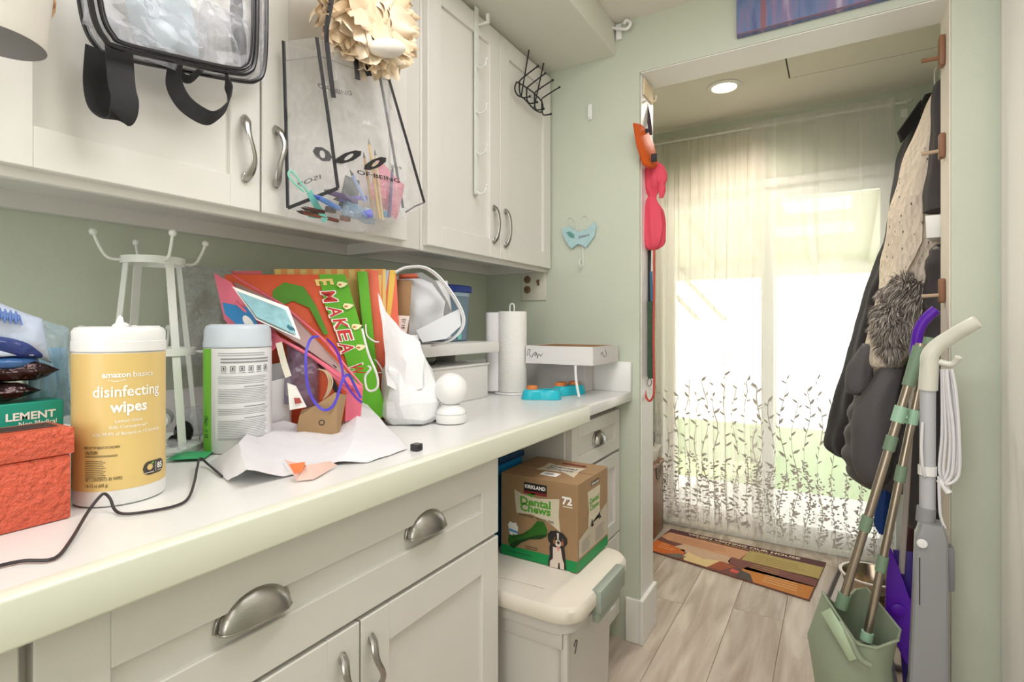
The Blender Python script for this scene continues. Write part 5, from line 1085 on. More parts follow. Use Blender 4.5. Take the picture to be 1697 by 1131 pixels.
part('side_lettering', text(text(MB(), 'Dental', .09, SF1, .52, .68, .3, .03), 'Chews', .09, SF1, .52, .60, .3, .03), M_gl, dbx, smooth=0)
l2 = fp('side_black_label', [(.42, .93), (.68, .93), (.68, .88), (.42, .88)], bpy.data.materials['label_black'], SF); part('lettering', text(MB(), 'KIRKLAND', .04, SF1, .55, .89, .23, .02), M_pw, l2, smooth=0)
fp('pale_side_panel', [(.03, .15), (.97, .15), (.97, .55), (.03, .36)], mat('pale_side', (196, 184, 164), .55), SF); part('side_print', bars(MB(), SF1, .12, .42, [.18+.022*i for i in range(7)], .006, .1), M_gray, dbx, smooth=0)
part('side_print', bars(MB(), SF1, .55, .9, [.18+.022*i for i in range(8)], .006, .1), M_gray, dbx, smooth=0)
for x in (.45, .70): fp('dog_icon_print', [(x-.04, .38+x*.1), (x-.02, .44+x*.1), (x, .44+x*.1), (x+.01, .40+x*.1), (x+.05, .36+x*.1), (x+.03, .35+x*.1), (x-.03, .35+x*.1)], M_dark, SF1)
TF = planef((bx0, by0, bz1), (WB, 0, 0), (0, by1-by0, 0), .0006); TF1 = planef((bx0, by0, bz1), (WB, 0, 0), (0, by1-by0, 0), .0011)
fp('top_cream_panel', [(.30, .35), (.62, .42), (.85, .25), (.80, .55), (.82, .72), (.55, .66), (.30, .74), (.33, .55)], M_cr, TF); part('top_lettering', text(text(MB(), 'Dental', .12, TF1, .57, .56, .36, .03), 'Chews', .12, TF1, .57, .45, .36, .03), M_gray, dbx, smooth=0)
fp('top_black_label', [(.45, .86), (.78, .86), (.78, .78), (.45, .78)], bpy.data.materials['label_red'], TF); fp('white_barcode_label', [(.44, .16), (.66, .16), (.66, .32), (.44, .32)], M_pw, TF); part('barcode_print', bars(MB(), TF1, .48, .60, [.2+.014*i for i in range(6)], .006), M_gray, dbx, smooth=0)
part('tape_seam', MB().box((bx0+.002, (by0+by1)/2-.0006, bz1-.0002), (bx1-.002, (by0+by1)/2+.0006, bz1+.0006)), mat('seam_b', (120, 92, 64), .7), dbx)

# ================================================================ left jamb: things hanging in the doorway
solo('key_holder', MB().box((XJL+.0035, 1.93, 2.0), (XJL+.008, 2.04, 2.06), .001).tube([(XJL+.006, 1.99, 2.0), (XJL+.03, 1.99, 1.99), (XJL+.035, 1.985, 2.01)], .003, 6, smooth=4), mat('key_plate', (240, 220, 180), .5, bump=.6, bscale=80), 'small pale ornate key holder at the top of the left door jamb', 'key holder')
def H(y, u, v): return AY(y, u, v)
lk = thing('black_lanyard', 'black lanyard hanging from the key holder behind the orange pouch', 'lanyard', tuple(H(1.98, 1068, 240)))
part('strap', MB().ribbon([H(1.985, 1069, 172), H(1.985, 1066, 190), H(1.98, 1064, 212)], (1, .2, 0), .022, .003, smooth=4), M_strap, lk); part('strap', MB().ribbon([H(1.99, 1070, 172), H(1.985, 1075, 195), H(1.98, 1078, 224)], (1, .2, 0), .014, .003, smooth=4), mat('plum_strap', (64, 48, 60), .8), lk)
op = thing('orange_pouch', 'orange triangular-topped pouch hanging on the left door jamb', 'pouch', tuple(H(1.93, 1072, 278)))
o_ = [H(1.86, 1050, 207), H(1.90, 1066, 211), H(1.95, 1078, 226), H(1.97, 1084, 240), H(1.97, 1091, 272), H(1.96, 1088, 279), H(1.92, 1080, 281), H(1.90, 1066, 276), H(1.87, 1056, 245)]
B = MB().prism(o_, (.006, -.03, 0)); bmesh.ops.bevel(B.bm, geom=B.bm.edges[:], offset=.004, segments=2, affect='EDGES'); part('pouch', B, mat('pouch_orange', (222, 98, 34), .55, bump=.1), op, smooth=60)
c = H(1.9, 1086, 262); part('velcro_patch', MB().box((c.x-.012, c.y-.014, c.z-.015), (c.x+.008, c.y-.004, c.z+.013), .002), M_strap, op)
c = H(1.9, 1071, 218); part('velcro_patch', MB().box((c.x-.008, c.y-.008, c.z-.008), (c.x+.008, c.y-.001, c.z+.008), .002), M_strap, op)
def clothloft(secs, y, m, seed, nfold=5, fa=.14, n=40, dy=.6):
    rs = []; pts = []
    for v, ul, ur in secs:
        l, r_ = H(y, ul, v), H(y, ur, v); c = (l+r_)/2; a = (r_.x-l.x)/2; pts.append((c, a))
    cs = spline([p for p, a in pts], 4); As = spline([Vector((a, 0, 0)) for p, a in pts], 4)
    for i, (c, a) in enumerate(zip(cs, As)):
        a = a.x; rs.append([c+Vector((a*math.cos(q)*(1+fa*math.sin(nfold*q+i*.12+seed)), a*dy*math.sin(q)*(1+fa*math.sin((nfold+2)*q-i*.1)), 0)) for q in [2*PI*j/n for j in range(n)]])
    B = MB().rings(rs); B.jit(.004, 24, seed); return B
pc = thing('pink_cloth_bag', 'bright coral pink gathered cloth bag tied in the middle on the left door jamb', 'bag', tuple(H(1.97, 1080, 415)))
M_cp = mat('hot_coral_cloth', (226, 78, 100), .75, bump=.15, bscale=60)
part('upper_bunch', clothloft([(268, 1078, 1086), (280, 1069, 1100), (296, 1067, 1104), (310, 1069, 1100), (322, 1074, 1090), (330, 1076, 1088)], 1.97, M_cp, 2), M_cp, pc, smooth=70)
part('lower_bunch', clothloft([(326, 1075, 1088), (336, 1070, 1091), (352, 1062, 1099), (375, 1060, 1102), (395, 1061, 1101), (408, 1066, 1097), (414, 1074, 1090)], 1.97, M_cp, 4), M_cp, pc, smooth=70)
part('drooping_end', clothloft([(300, 1092, 1101), (315, 1091, 1102), (328, 1092, 1099)], 1.95, M_cp, 6, n=16), M_cp, pc, smooth=70)
ls = thing('dog_leash', 'dark green and black strap leash hanging below the pink cloth bag', 'leash', tuple(H(1.99, 1078, 635)))
part('strap', MB().ribbon([H(1.99, 1076, 412), H(1.99, 1075, 480), H(1.99, 1076, 560), H(1.99, 1077, 625)], (1, .1, 0), .014, .004, smooth=4), M_strap, ls); part('green_strap', MB().ribbon([H(1.975, 1078, 500), H(1.975, 1079, 560), H(1.975, 1079, 628)], (1, .1, 0), .022, .003, smooth=4), mat('leash_green', (52, 84, 58), .7, var=.4, vscale=60), ls); part('blue_strap', MB().ribbon([H(1.98, 1079, 450), H(1.98, 1081, 520)], (1, .1, 0), .010, .003), mat('leash_blue', (60, 110, 140), .7), ls)
part('ring', MB().tube([H(1.985, 1077, 626), H(1.985, 1073, 633), H(1.985, 1076, 641), H(1.985, 1080, 634), H(1.985, 1077, 626)], .0022, 6, smooth=3), M_nickel, ls)
solo('red_cord', MB().tube([H(1.96, 1084, 412), H(1.96, 1084, 480), H(1.96, 1083, 560), H(1.96, 1084, 640), H(1.96, 1082, 658), H(1.96, 1076, 665), H(1.96, 1070, 656), H(1.97, 1069, 642)], .0042, 8, smooth=5), mat('cord_red', (206, 84, 70), .8, bump=.8, bscale=160), 'red woven cord looping down beside the green leash', 'cord')

# ================================================================ back left: wooden hamper with basket
wh = thing('wooden_hamper', 'brown wooden hamper standing at the left end of the curtain', 'hamper', (.22, 2.92, 0))
M_wd = mat('brown_wood', (128, 82, 48), .35, stretch=(8, 8, 1), var=.3, vscale=3, coat=.3)
part('body', MB().box((.05, 2.82, .001), (.440, 3.035, .375), .012), M_wd, wh); part('lid', MB().box((.045, 2.815, .376), (.446, 3.04, .402), .01, 3), M_wd, wh); part('scoop_edge', MB().lathe([(.05, 0), (.05, .003)], (.4405, 2.93, .355), 20, (1, 0, 0)), mat('wood_dark', (84, 46, 24), .4), wh)
wbk = thing('white_basket', 'white plastic basket with clear bag on the wooden hamper', 'basket', (.28, 2.92, .403))
part('tub', MB().rings([rr(.14, .42, 2.84, 3.0, .4035, .03), rr(.12, .432, 2.83, 3.015, .47, .035), rr(.115, .438, 2.825, 3.02, .473, .035), rr(.115, .438, 2.825, 3.02, .482, .035)]), mat('basket_w', (222, 216, 206), .4), wbk, smooth=40)
solo('black_tray', MB().box((.28, 2.86, .50), (.415, 2.96, .56), .008).box((.29, 2.87, .4825), (.41, 2.95, .50), .002), mat('tray_black', (30, 30, 32), .3), 'black plastic tray on the white basket', 'tray')
solo('plastic_bag', MB().pillow((.35, 2.985, .58), (.08, 0, 0), (0, 0, .09), (0, .02, 0), 18, amp=.012, fr=18, seed=8), M_film, 'crumpled clear bag standing behind the black tray on the basket', 'plastic bag')

# ================================================================ door mat
mq = [Vector((.438, 2.70, .0005)), Vector((1.178, 2.552, .0005)), Vector((1.232, 3.0, .0005)), Vector((.478, 3.04, .0005))]
dm = thing('door_mat', 'printed door mat in maroon orange and tan before the glass door', 'door mat', (.83, 2.82, 0))
part('mat', MB().hexa(mq+[p+Vector((0, 0, .006)) for p in mq], .001), mat('mat_base', (128, 82, 74), .9, bump=.4, bscale=300), dm)
def mf(z): return bilin([p+Vector((0, 0, z)) for p in mq])
def mp_(nm, pts, rgb, z=.0066, par=None): return part(nm, shape(MB(), pts, mf(z)), mat('mat_'+nm+str(int(pts[0][0]*97+pts[0][1]*31)), rgb, .9, var=.12, vscale=60, bump=.3, bscale=250), par or dm, smooth=0)
mp_('peach_print', [(.06, .52), (.55, .50), (.57, .80), (.02, .84), (0.0, .60)], (214, 160, 122)); mp_('maroon_print', [(.005, .84), (.995, .84), (.995, .995), (.005, .995)], (98, 62, 66)); mp_('olive_print', [(.56, .50), (1, .50), (1, .84), (.57, .84)], (186, 164, 104))
mp_('tan_print', [(.18, .52), (.50, .50), (.52, .22), (.30, .20), (.14, .36)], (212, 178, 150)); mp_('orange_print', [(.0, .02), (.0, .42), (.22, .34), (.24, .16), (.12, .02)], (214, 110, 48)); mp_('rust_print', [(.50, .50), (1, .52), (1, .30), (.62, .26), (.5, .34)], (132, 84, 76))
mp_('amber_print', [(.70, .005), (.995, .005), (.995, .32), (.62, .34), (.60, .24)], (206, 134, 66)); mp_('cream_print', [(.27, .02), (.42, .02), (.46, .30), (.36, .22), (.25, .30), (.24, .14)], (232, 204, 150), .0069); mp_('gray_shoe_print', [(.13, .02), (.22, .02), (.27, .12), (.22, .18)], (120, 112, 106), .0069); mp_('gray_shoe_print', [(.60, .01), (.70, .01), (.66, .18), (.58, .22)], (90, 82, 78), .0069); mp_('red_patch_print', [(.55, .10), (.60, .09), (.60, .17), (.55, .18)], (224, 100, 92), .0069); mp_('brick_print', [(.40, .24), (.48, .30), (.56, .26), (.50, .04), (.42, .04)], (170, 92, 62), .0067)
part('lettering', text(MB(), 'WHEN VISITING OUR HOUSE', .075, mf(.0069), .50, .905, .72, .03), mat('mat_text', (240, 224, 196), .8), dm, smooth=0); part('lettering', text(MB(), 'Please Remember', .06, mf(.0069), .46, .845, .50, .01), mat('mat_text2', (200, 168, 110), .8), dm, smooth=0)
for k in range(5): part('faint_lines', bars(MB(), mf(.0069), (.08, .62, .64, .05, .74)[k], (.46, .92, .88, .20, .94)[k], [((.56, .56, .34, .2, .1)[k])+.055*i for i in range(4)], .012, .1), mat('ml%d' % k, ((176, 120, 90), (150, 128, 76), (180, 150, 90), (240, 180, 120), (232, 190, 140))[k], .9), dm, smooth=0)

# ================================================================ boot tray and bowls
bt = thing('boot_tray', 'gray plastic boot tray on the floor behind the green dustpan', 'tray', (1.4, 2.55, 0))
tq = [Vector((1.185, 2.21, .001)), Vector((1.60, 2.16, .001)), Vector((1.645, 2.98, .001)), Vector((1.29, 2.99, .001))]
M_gt = mat('tray_gray', (112, 104, 100), .4)
cc = sum(tq, Vector())/4
def tr(k, z): return [cc+(p-cc)*k+Vector((0, 0, z)) for p in tq]
B = MB().rings([tr(.96, 0), tr(1, .02), tr(1, .024), tr(.975, .024), tr(.93, .006)]); part('tray', B, M_gt, bt, smooth=20)
part('inner_liner', MB().hexa(tr(.92, .0062)+tr(.92, .0075)), mat('tray_liner', (188, 176, 166), .35, var=.15, vscale=10), bt)
bw = thing('pet_bowl', 'wide steel pet bowl on the gray boot tray', 'bowl', (1.44, 2.72, .01))
part('bowl', MB().lathe([(.085, 0), (.088, .004), (.105, .085), (.115, .098), (.115, .102), (.105, .102), (.098, .09), (.078, .012), (.001, .010)], (1.40, 2.70, .009), 44), mat('steel_warm', (190, 172, 150), .22, 1), bw, smooth=50); part('rim', MB().lathe([(.106, .1022), (.1175, .1035), (.1175, .098)], (1.40, 2.70, .009), 44, cap0=False, cap1=False), mat('rim_cream', (226, 216, 200), .3), bw)
bw = thing('pet_bowl', 'hammered steel bowl nearer the purple dustpan on the boot tray', 'bowl', (1.50, 2.40, .01))
part('bowl', MB().lathe([(.07, 0), (.08, .01), (.083, .10), (.088, .118), (.086, .12), (.078, .105), (.07, .02), (.001, .016)], (1.482, 2.415, .009), 44), mat('steel_cool', (196, 184, 164), .18, 1, bump=.8, bscale=30), bw, smooth=50)

# ================================================================ hook racks on the right jamb
M_pw2 = mat('peg_wood', (140, 96, 66), .5, var=.2, vscale=20, stretch=(1, 1, 12)); M_pg = mat('peg_pale', (190, 166, 140), .5)
for k, (v0, v1, lab) in enumerate(((60, 110, 'topmost brown peg plate high on the right door jamb'), (222, 262, 'middle brown peg plate beside the cream sweater'), (462, 502, 'lowest brown peg plate above the white mop handle'))):
    t = thing('peg_plate', lab, 'coat peg', (1.54, 1.985, AY(1.99, 1566, v1).z))
    za, zb = AY(1.985, 1566, v1).z, AY(1.985, 1566, v0).z
    part('plate', MB().box((1.530, 1.965, za), (1.543, 2.0, zb), .003), M_pw2, t); zc = za+(zb-za)*.32
    part('peg', MB().tube([(1.533, 1.985, zc), (1.490, 1.985, zc-.002 if k else zc+.0)], .0055, 10), M_pw2 if k == 0 else M_pg, t)

# ================================================================ coats on the right wall
XW = XR-.006
def coat(name, label, secs, m, parts=(), seed=0, ny=48, fold=.10, nf=7, cat='coat', amp=.010, quilt=None, fr=9):
    t = thing(name, label, cat, tuple(AY(secs[-1][2], secs[-1][0], secs[-1][1])))
    P = spline([Vector((AY(y, u, v).x, AY(y, u, v).z, 0)) for u, v, y, b, xb in secs], 6); Q = spline([Vector((y, b, xb)) for u, v, y, b, xb in secs], 6); rs = []
    for i, (p, q) in enumerate(zip(P, Q)):
        xf, z = p.x, p.y; yc, b, xb = q; xc = (xf+xb)/2; a = abs(xb-xf)/2
        qq = 1.0
        if quilt: qq = 1+.15*abs(math.sin(PI*z/quilt))**.5-.08
        ring = []
        for j in range(ny):
            an = 2*PI*j/ny; k = (abs(math.cos(an))**2.6+abs(math.sin(an))**2.6)**(-1/2.6)*qq
            f_ = 1+fold*math.sin(nf*an+.5*math.sin(z*6+seed))*min(1, i/8)
            ring.append(Vector((min(XW, xc+a*math.cos(an)*k*f_), yc+b*math.sin(an)*k*f_, z)))
        rs.append(ring)
    B = MB().rings(rs); o = Vector((seed, seed*2, 0))
    for v in B.bm.verts:
        v.co += noise.noise_vector(v.co*fr+o)*amp; v.co.x = min(v.co.x, XW)
    part('body', B, m, t, smooth=70); return t
M_blk = mat('black_wool', (38, 34, 38), .95, bump=.3, bscale=200, sheen=.1); M_pf = mat('charcoal_puffer', (92, 89, 91), .62, bump=.2, bscale=150); M_pf2 = mat('black_puffer', (56, 52, 54), .5, bump=.1, bscale=120)
def knit(name, rgb):
    m = bpy.data.materials.new(name); m.use_nodes = True; nt = m.node_tree; b = nt.nodes['Principled BSDF']; b.inputs['Roughness'].default_value = .95; b.inputs['Base Color'].default_value = s2l(rgb)
    tc = nt.nodes.new('ShaderNodeTexCoord'); mp = nt.nodes.new('ShaderNodeMapping'); mp.inputs['Scale'].default_value = (1, 1, .45); wv = nt.nodes.new('ShaderNodeTexVoronoi'); wv.inputs['Scale'].default_value = 75
    bp = nt.nodes.new('ShaderNodeBump'); bp.inputs['Strength'].default_value = .7; bp.inputs['Distance'].default_value = .01
    nt.links.new(tc.outputs['Object'], mp.inputs[0]); nt.links.new(mp.outputs[0], wv.inputs[0]); nt.links.new(wv.outputs[0], bp.inputs['Height']); nt.links.new(bp.outputs[0], b.inputs['Normal'])
    v2 = nt.nodes.new('ShaderNodeTexVoronoi'); v2.inputs['Scale'].default_value = 30; mp2 = nt.nodes.new('ShaderNodeMapping'); mp2.inputs['Scale'].default_value = (2.2, 2.2, .9); nt.links.new(tc.outputs['Object'], mp2.inputs[0]); nt.links.new(mp2.outputs[0], v2.inputs[0])
    cr = nt.nodes.new('ShaderNodeValToRGB'); cr.color_ramp.elements[0].position = .10; cr.color_ramp.elements[0].color = s2l((96, 80, 64)); cr.color_ramp.elements[1].position = .17; cr.color_ramp.elements[1].color = s2l(rgb); nt.links.new(v2.outputs[0], cr.inputs[0]); nt.links.new(cr.outputs[0], b.inputs['Base Color'])
    return m
t = coat('black_coat', 'long black wool coat hanging farthest back against the curtain', [(1534, 158, 2.86, .03, XW), (1512, 195, 2.86, .06, XW), (1492, 250, 2.86, .12, XW), (1478, 320, 2.86, .12, XW), (1466, 400, 2.86, .12, XW), (1440, 470, 2.86, .12, XW), (1416, 550, 2.86, .12, XW), (1392, 640, 2.86, .12, XW), (1376, 700, 2.86, .12, XW), (1369, 738, 2.86, .12, XW-.05), (1386, 756, 2.86, .12, XW-.05)], M_blk, seed=1, fold=.07, nf=5)
part('collar', sheet([AY(2.72, 1527, 165), AY(2.6, 1490, 217), AY(2.62, 1496, 235), AY(2.66, 1524, 200)], [(0, 1, 2, 3)], .012), M_blk, t)
t = coat('puffer_coat', 'charcoal quilted puffer coat with big gray fur hood trim', [(1545, 420, 2.58, .05, XW), (1520, 470, 2.58, .10, XW), (1480, 560, 2.58, .13, XW), (1446, 610, 2.58, .13, XW), (1420, 660, 2.58, .13, XW), (1408, 700, 2.58, .13, XW), (1404, 750, 2.58, .13, XW-.04), (1412, 782, 2.58, .13, XW-.04), (1430, 800, 2.58, .12, XW-.06)], M_pf, seed=4, fold=.06, nf=4, quilt=.085)
part('sleeve', clothloft([(570, 1430, 1462), (600, 1408, 1450), (630, 1400, 1445), (648, 1402, 1440), (655, 1412, 1430)], 2.30, M_pf, 3, n=28, dy=.9, fa=.04), M_pf, t, smooth=70)
part('sleeve', clothloft([(610, 1458, 1500), (660, 1425, 1490), (700, 1412, 1485), (745, 1410, 1480), (785, 1416, 1476), (800, 1430, 1470)], 2.27, M_pf, 5, n=28, dy=.8, fa=.03), M_pf, t, smooth=70)
def fur(c, R, n, seed, m, par, ln=.04):
    rnd = random.Random(seed); B = MB()
    for i in range(n):
        d = Vector((rnd.gauss(0, 1), rnd.gauss(0, 1), rnd.gauss(0, 1))).normalized()
        p = Vector((c[0]+d.x*R[0], c[1]+d.y*R[1], c[2]+d.z*R[2])); cl = noise.noise_vector(p*28)
        g = (d*.45+cl*1.0+Vector((-.15, 0, -.55))+Vector((rnd.uniform(-.15, .15),)*3)).normalized()*ln*rnd.uniform(.6, 1.15); s_ = g.cross(Vector((rnd.uniform(-1, 1), rnd.uniform(-1, 1), rnd.uniform(-1, 1)))).normalized()*.0014
        q = p+g*.6+d*.004; B.bm.faces.new([B.bm.verts.new(x) for x in (p-s_, p+s_, q+s_*.8, q-s_*.8)]); B.bm.faces.new([B.bm.verts.new(x) for x in (q-s_*.8, q+s_*.8, p+g+Vector((0, 0, -.006)))])
    return B
M_fur = [mat('fur_%d' % i, c_, .9) for i, c_ in enumerate(((176, 168, 160), (110, 100, 95), (232, 222, 208)))]
def furs(u, v, y, R, n):
    c = AY(y, u, v)
    part('fur_core', MB().ball(c, 1, 18, 12, tuple(r*.93 for r in R)), M_fur[1], t)
    for i in range(3): o = part('fur', fur(c, R, (n, n*3//4, n//2)[i], 5+i+u, None, t), M_fur[i], t, smooth=0, label=None); o['kind'] = 'stuff'
furs(1500, 482, 2.24, (.058, .05, .040), 1500); furs(1480, 530, 2.22, (.046, .045, .066), 1900); furs(1515, 508, 2.22, (.036, .04, .046), 900); furs(1474, 576, 2.24, (.020, .03, .030), 500)
t = coat('knit_sweater', 'long cream cable knit cardigan hanging highest on the right wall', [(1552, 138, 2.33, .02, XW-.01), (1545, 150, 2.33, .04, XW-.01), (1524, 200, 2.33, .07, XW-.03), (1506, 250, 2.33, .09, XW-.035), (1488, 300, 2.33, .09, XW-.04), (1474, 360, 2.33, .09, XW-.05), (1462, 430, 2.33, .09, XW-.06), (1452, 500, 2.33, .09, XW-.08), (1440, 560, 2.33, .09, XW-.13), (1430, 598, 2.33, .08, XW-.17), (1438, 612, 2.33, .05, XW-.18)], knit('cream_knit', (238, 224, 204)), seed=7, fold=.05, nf=6, cat='sweater', amp=.014)
part('front_flap', sheet([AY(2.235, 1500, 330), AY(2.235, 1530, 318), AY(2.235, 1528, 400), AY(2.225, 1500, 455), AY(2.225, 1482, 470), AY(2.23, 1490, 400)], [(0, 1, 2, 5), (5, 2, 3, 4)], .008, 3, .004, 20, 3), bpy.data.materials['cream_knit'], t, smooth=60)
t = coat('gray_jacket', 'dark gray jacket squeezed between the cream sweater and the door jamb', [(1556, 132, 2.16, .015, XW), (1546, 142, 2.16, .03, XW), (1543, 180, 2.16, .04, XW), (1538, 260, 2.16, .05, XW), (1534, 330, 2.16, .05, XW), (1530, 352, 2.16, .05, XW)], mat('gray_fleece', (74, 70, 70), .95, bump=.3, bscale=120), seed=9, fold=.04, cat='jacket')
t = coat('black_puffer', 'black quilted jacket hanging below the white shelf behind the mop', [(1556, 405, 2.15, .04, XW), (1540, 430, 2.15, .06, XW), (1532, 520, 2.15, .055, XW), (1518, 600, 2.15, .055, XW), (1508, 680, 2.15, .055, XW), (1502, 760, 2.15, .055, XW), (1500, 840, 2.15, .055, XW), (1508, 872, 2.15, .06, XW)], M_pf2, seed=11, fold=.03, nf=4, quilt=.06, cat='jacket')
t = coat('maroon_scarf', 'dark maroon fabric hanging low behind the mop above the purple dustpan', [(1512, 850, 2.30, .03, XW-.02), (1500, 900, 2.30, .04, XW-.03), (1496, 960, 2.30, .04, XW-.03), (1500, 1000, 2.30, .03, XW-.04)], mat('maroon_cloth', (66, 34, 38), .9), seed=12, cat='scarf', fold=.15)
solo('blue_sleeve', clothloft([(800, 1458, 1480), (830, 1452, 1476), (865, 1448, 1472), (885, 1455, 1466)], 2.48, None, 7, n=24, dy=.8), mat('royal_blue', (30, 72, 150), .7), 'royal blue fabric end showing below the puffer coat', 'fabric', smooth=70)
sh = thing('wall_shelf', 'small white shelf end between hanging coats and the door jamb', 'shelf', (1.6, 2.1, 1.39))
za = AY(2.08, 1532, 384).z; zb = AY(2.08, 1532, 358).z
part('board', MB().hexa([AY(2.075, 1535, 395), Vector((XR-.0005, 2.075, za-.02)), Vector((XR-.0005, 2.20, za-.02)), Vector((1.54, 2.20, za-.02))]+[Vector((AY(2.075, 1533, 360).x, 2.075, zb)), Vector((XR-.0005, 2.075, zb)), Vector((XR-.0005, 2.20, zb)), Vector((1.54, 2.20, zb))], .002), M_trim, sh)
solo('white_envelope', MB().hexa([(1.585, 2.082, zb+.001), (1.63, 2.082, zb+.001), (1.63, 2.088, zb+.001), (1.585, 2.088, zb+.001), (1.60, 2.082, zb+.115), (1.64, 2.082, zb+.115), (1.64, 2.088, zb+.115), (1.60, 2.088, zb+.115)], .0006), M_paper, 'white envelope leaning on the small white shelf', 'envelope')
solo('clothes_hanger', MB().tube([AY(2.30, 1553, 112), AY(2.30, 1549, 118), AY(2.30, 1549, 138), AY(2.30, 1552, 146)], .0022, 8, smooth=4), M_wmetal, 'white wire hanger hook above the cream sweater', 'hanger')

# ================================================================ gray dustpan set, purple dustpan, steam mop
M_sg = mat('sage_plastic', (150, 162, 138), .4); M_mint = mat('mint_plastic', (166, 206, 178), .4); M_sgd = mat('sage_grip', (122, 148, 122), .5); M_alu = mat('brushed_steel_pole', (176, 164, 148), .3, .9)
def W3(y, u, v): return AY(y, u, v)
dp = thing('upright_dustpan', 'sage green upright dustpan with long metal pole leaning by the mop', 'dustpan', (1.37, 1.82, 0))
rim = [W3(1.77, 1363, 982), W3(1.74, 1384, 1015), W3(1.72, 1420, 1068), W3(1.72, 1452, 1075), W3(1.76, 1488, 1062), W3(1.86, 1492, 1045), W3(1.93, 1436, 975), W3(1.92, 1418, 978), W3(1.88, 1398, 998), W3(1.84, 1380, 1000)]
cx_ = sum(rim, Vector())/len(rim)
def low(z, k, dy=0): return [Vector((cx_.x+(p.x-cx_.x)*k-.012, cx_.y+(p.y-cx_.y)*k+dy, z)) for p in rim]
mid = [p*.5+q*.5+Vector(((-.030 if i in (0, 1, 8, 9) else -.012), 0, 0)) for i, (p, q) in enumerate(zip(rim, low(.13, 1.05)))]
B = MB().rings([rim, mid, low(.13, 1.08), low(.02, .95), low(.001, .9)], cap0=False); bmesh.ops.subdivide_edges(B.bm, edges=B.bm.edges, cuts=1, use_grid_fill=True); bmesh.ops.recalc_face_normals(B.bm, faces=B.bm.faces); bmesh.ops.solidify(B.bm, geom=B.bm.faces[:], thickness=.003)
part('pan', B, M_sg, dp, smooth=50)
part('rim_bead', MB().tube(rim+[rim[0]], .004, 8), M_sg, dp)
part('pale_lip', MB().pillow(W3(1.712, 1392, 1052), W3(1.712, 1392, 1052)-W3(1.725, 1368, 1012), Vector((.012, -.008, .014)), Vector((-.004, -.006, 0)), 14, 2.2, .0005), mat('pale_lip', (186, 208, 176), .4), dp)
part('grip_arm', MB().tube([W3(1.72, 1392, 1030), W3(1.70, 1410, 1062), W3(1.695, 1425, 1092), W3(1.70, 1442, 1104)], .007, 10, smooth=5), M_sg, dp)
b0, b1 = W3(1.80, 1393, 1008), W3(1.87, 1526, 570)
def along(a, b, v, y=None):                       # the point of segment a-b seen at photo height v
    lo_, hi_ = 0, 1
    for _ in range(30):
        m_ = (lo_+hi_)/2; p = a.lerp(b, m_); d = p-Vector((CX, 0, CZ)); vv = 538-FPX*d.z/(d.dot(_F))
        if vv > v: lo_ = m_
        else: hi_ = m_
    return a.lerp(b, lo_)
part('pole', MB().tube([b0, b1], .0115, 14), M_alu, dp); part('pole_socket', MB().tube([along(b0, b1, 1010), along(b0, b1, 985)], .0165, 14), M_sgd, dp)
part('grip', MB().tube([along(b0, b1, 640), along(b0, b1, 575)], lambda t: .015+.002*t, 14), M_sgd, dp)
for v in (735, 868): part('collar', MB().tube([along(b0, b1, v+12), along(b0, b1, v-12)], .0150, 14), M_sgd, dp)
part('mint_clip', MB().tube([along(b0, b1, 700), along(b0, b1, 674)], .0168, 14), M_mint, dp)
br = thing('long_broom', 'metal broom pole standing in the sage green dustpan with mint clip', 'broom', (1.42, 1.82, 0))
q0, q1 = W3(1.80, 1435, 1062), W3(1.905, 1540, 560)
part('pole', MB().tube([q0, q1], .0105, 14), M_alu, br); part('socket', MB().tube([along(q0, q1, 1075), along(q0, q1, 1048)], .0155, 14), M_mint, br)
for v in (786, 935): part('collar', MB().tube([along(q0, q1, v+13), along(q0, q1, v-13)], .0138, 14), M_sgd, br)
part('mint_clip', MB().tube([along(q0, q1, 704), along(q0, q1, 680)], .0152, 14).tube([along(b0, b1, 690)+Vector((.014, -.004, 0)), along(q0, q1, 694)-Vector((.012, 0, 0))], .006, 8), M_mint, br)
part('grip_tip', MB().tube([along(q0, q1, 580), q1], .013, 12), M_sgd, br)
B = MB()
for i in range(60):
    a = random.uniform(0, 6.28); r_ = random.uniform(0, .05); p = q0+Vector((math.cos(a)*r_*1.1, math.sin(a)*.02, -.03)); B.tube([p, p+Vector((math.cos(a)*.01, 0, -.12))], .0012, 4)
part('head', MB().box((q0.x-.06, q0.y-.018, q0.z-.05), (q0.x+.06, q0.y+.018, q0.z-.012), .006), M_sg, br); o = part('bristles', B, mat('bristle', (90, 100, 92), .8), br); o['kind'] = 'stuff'

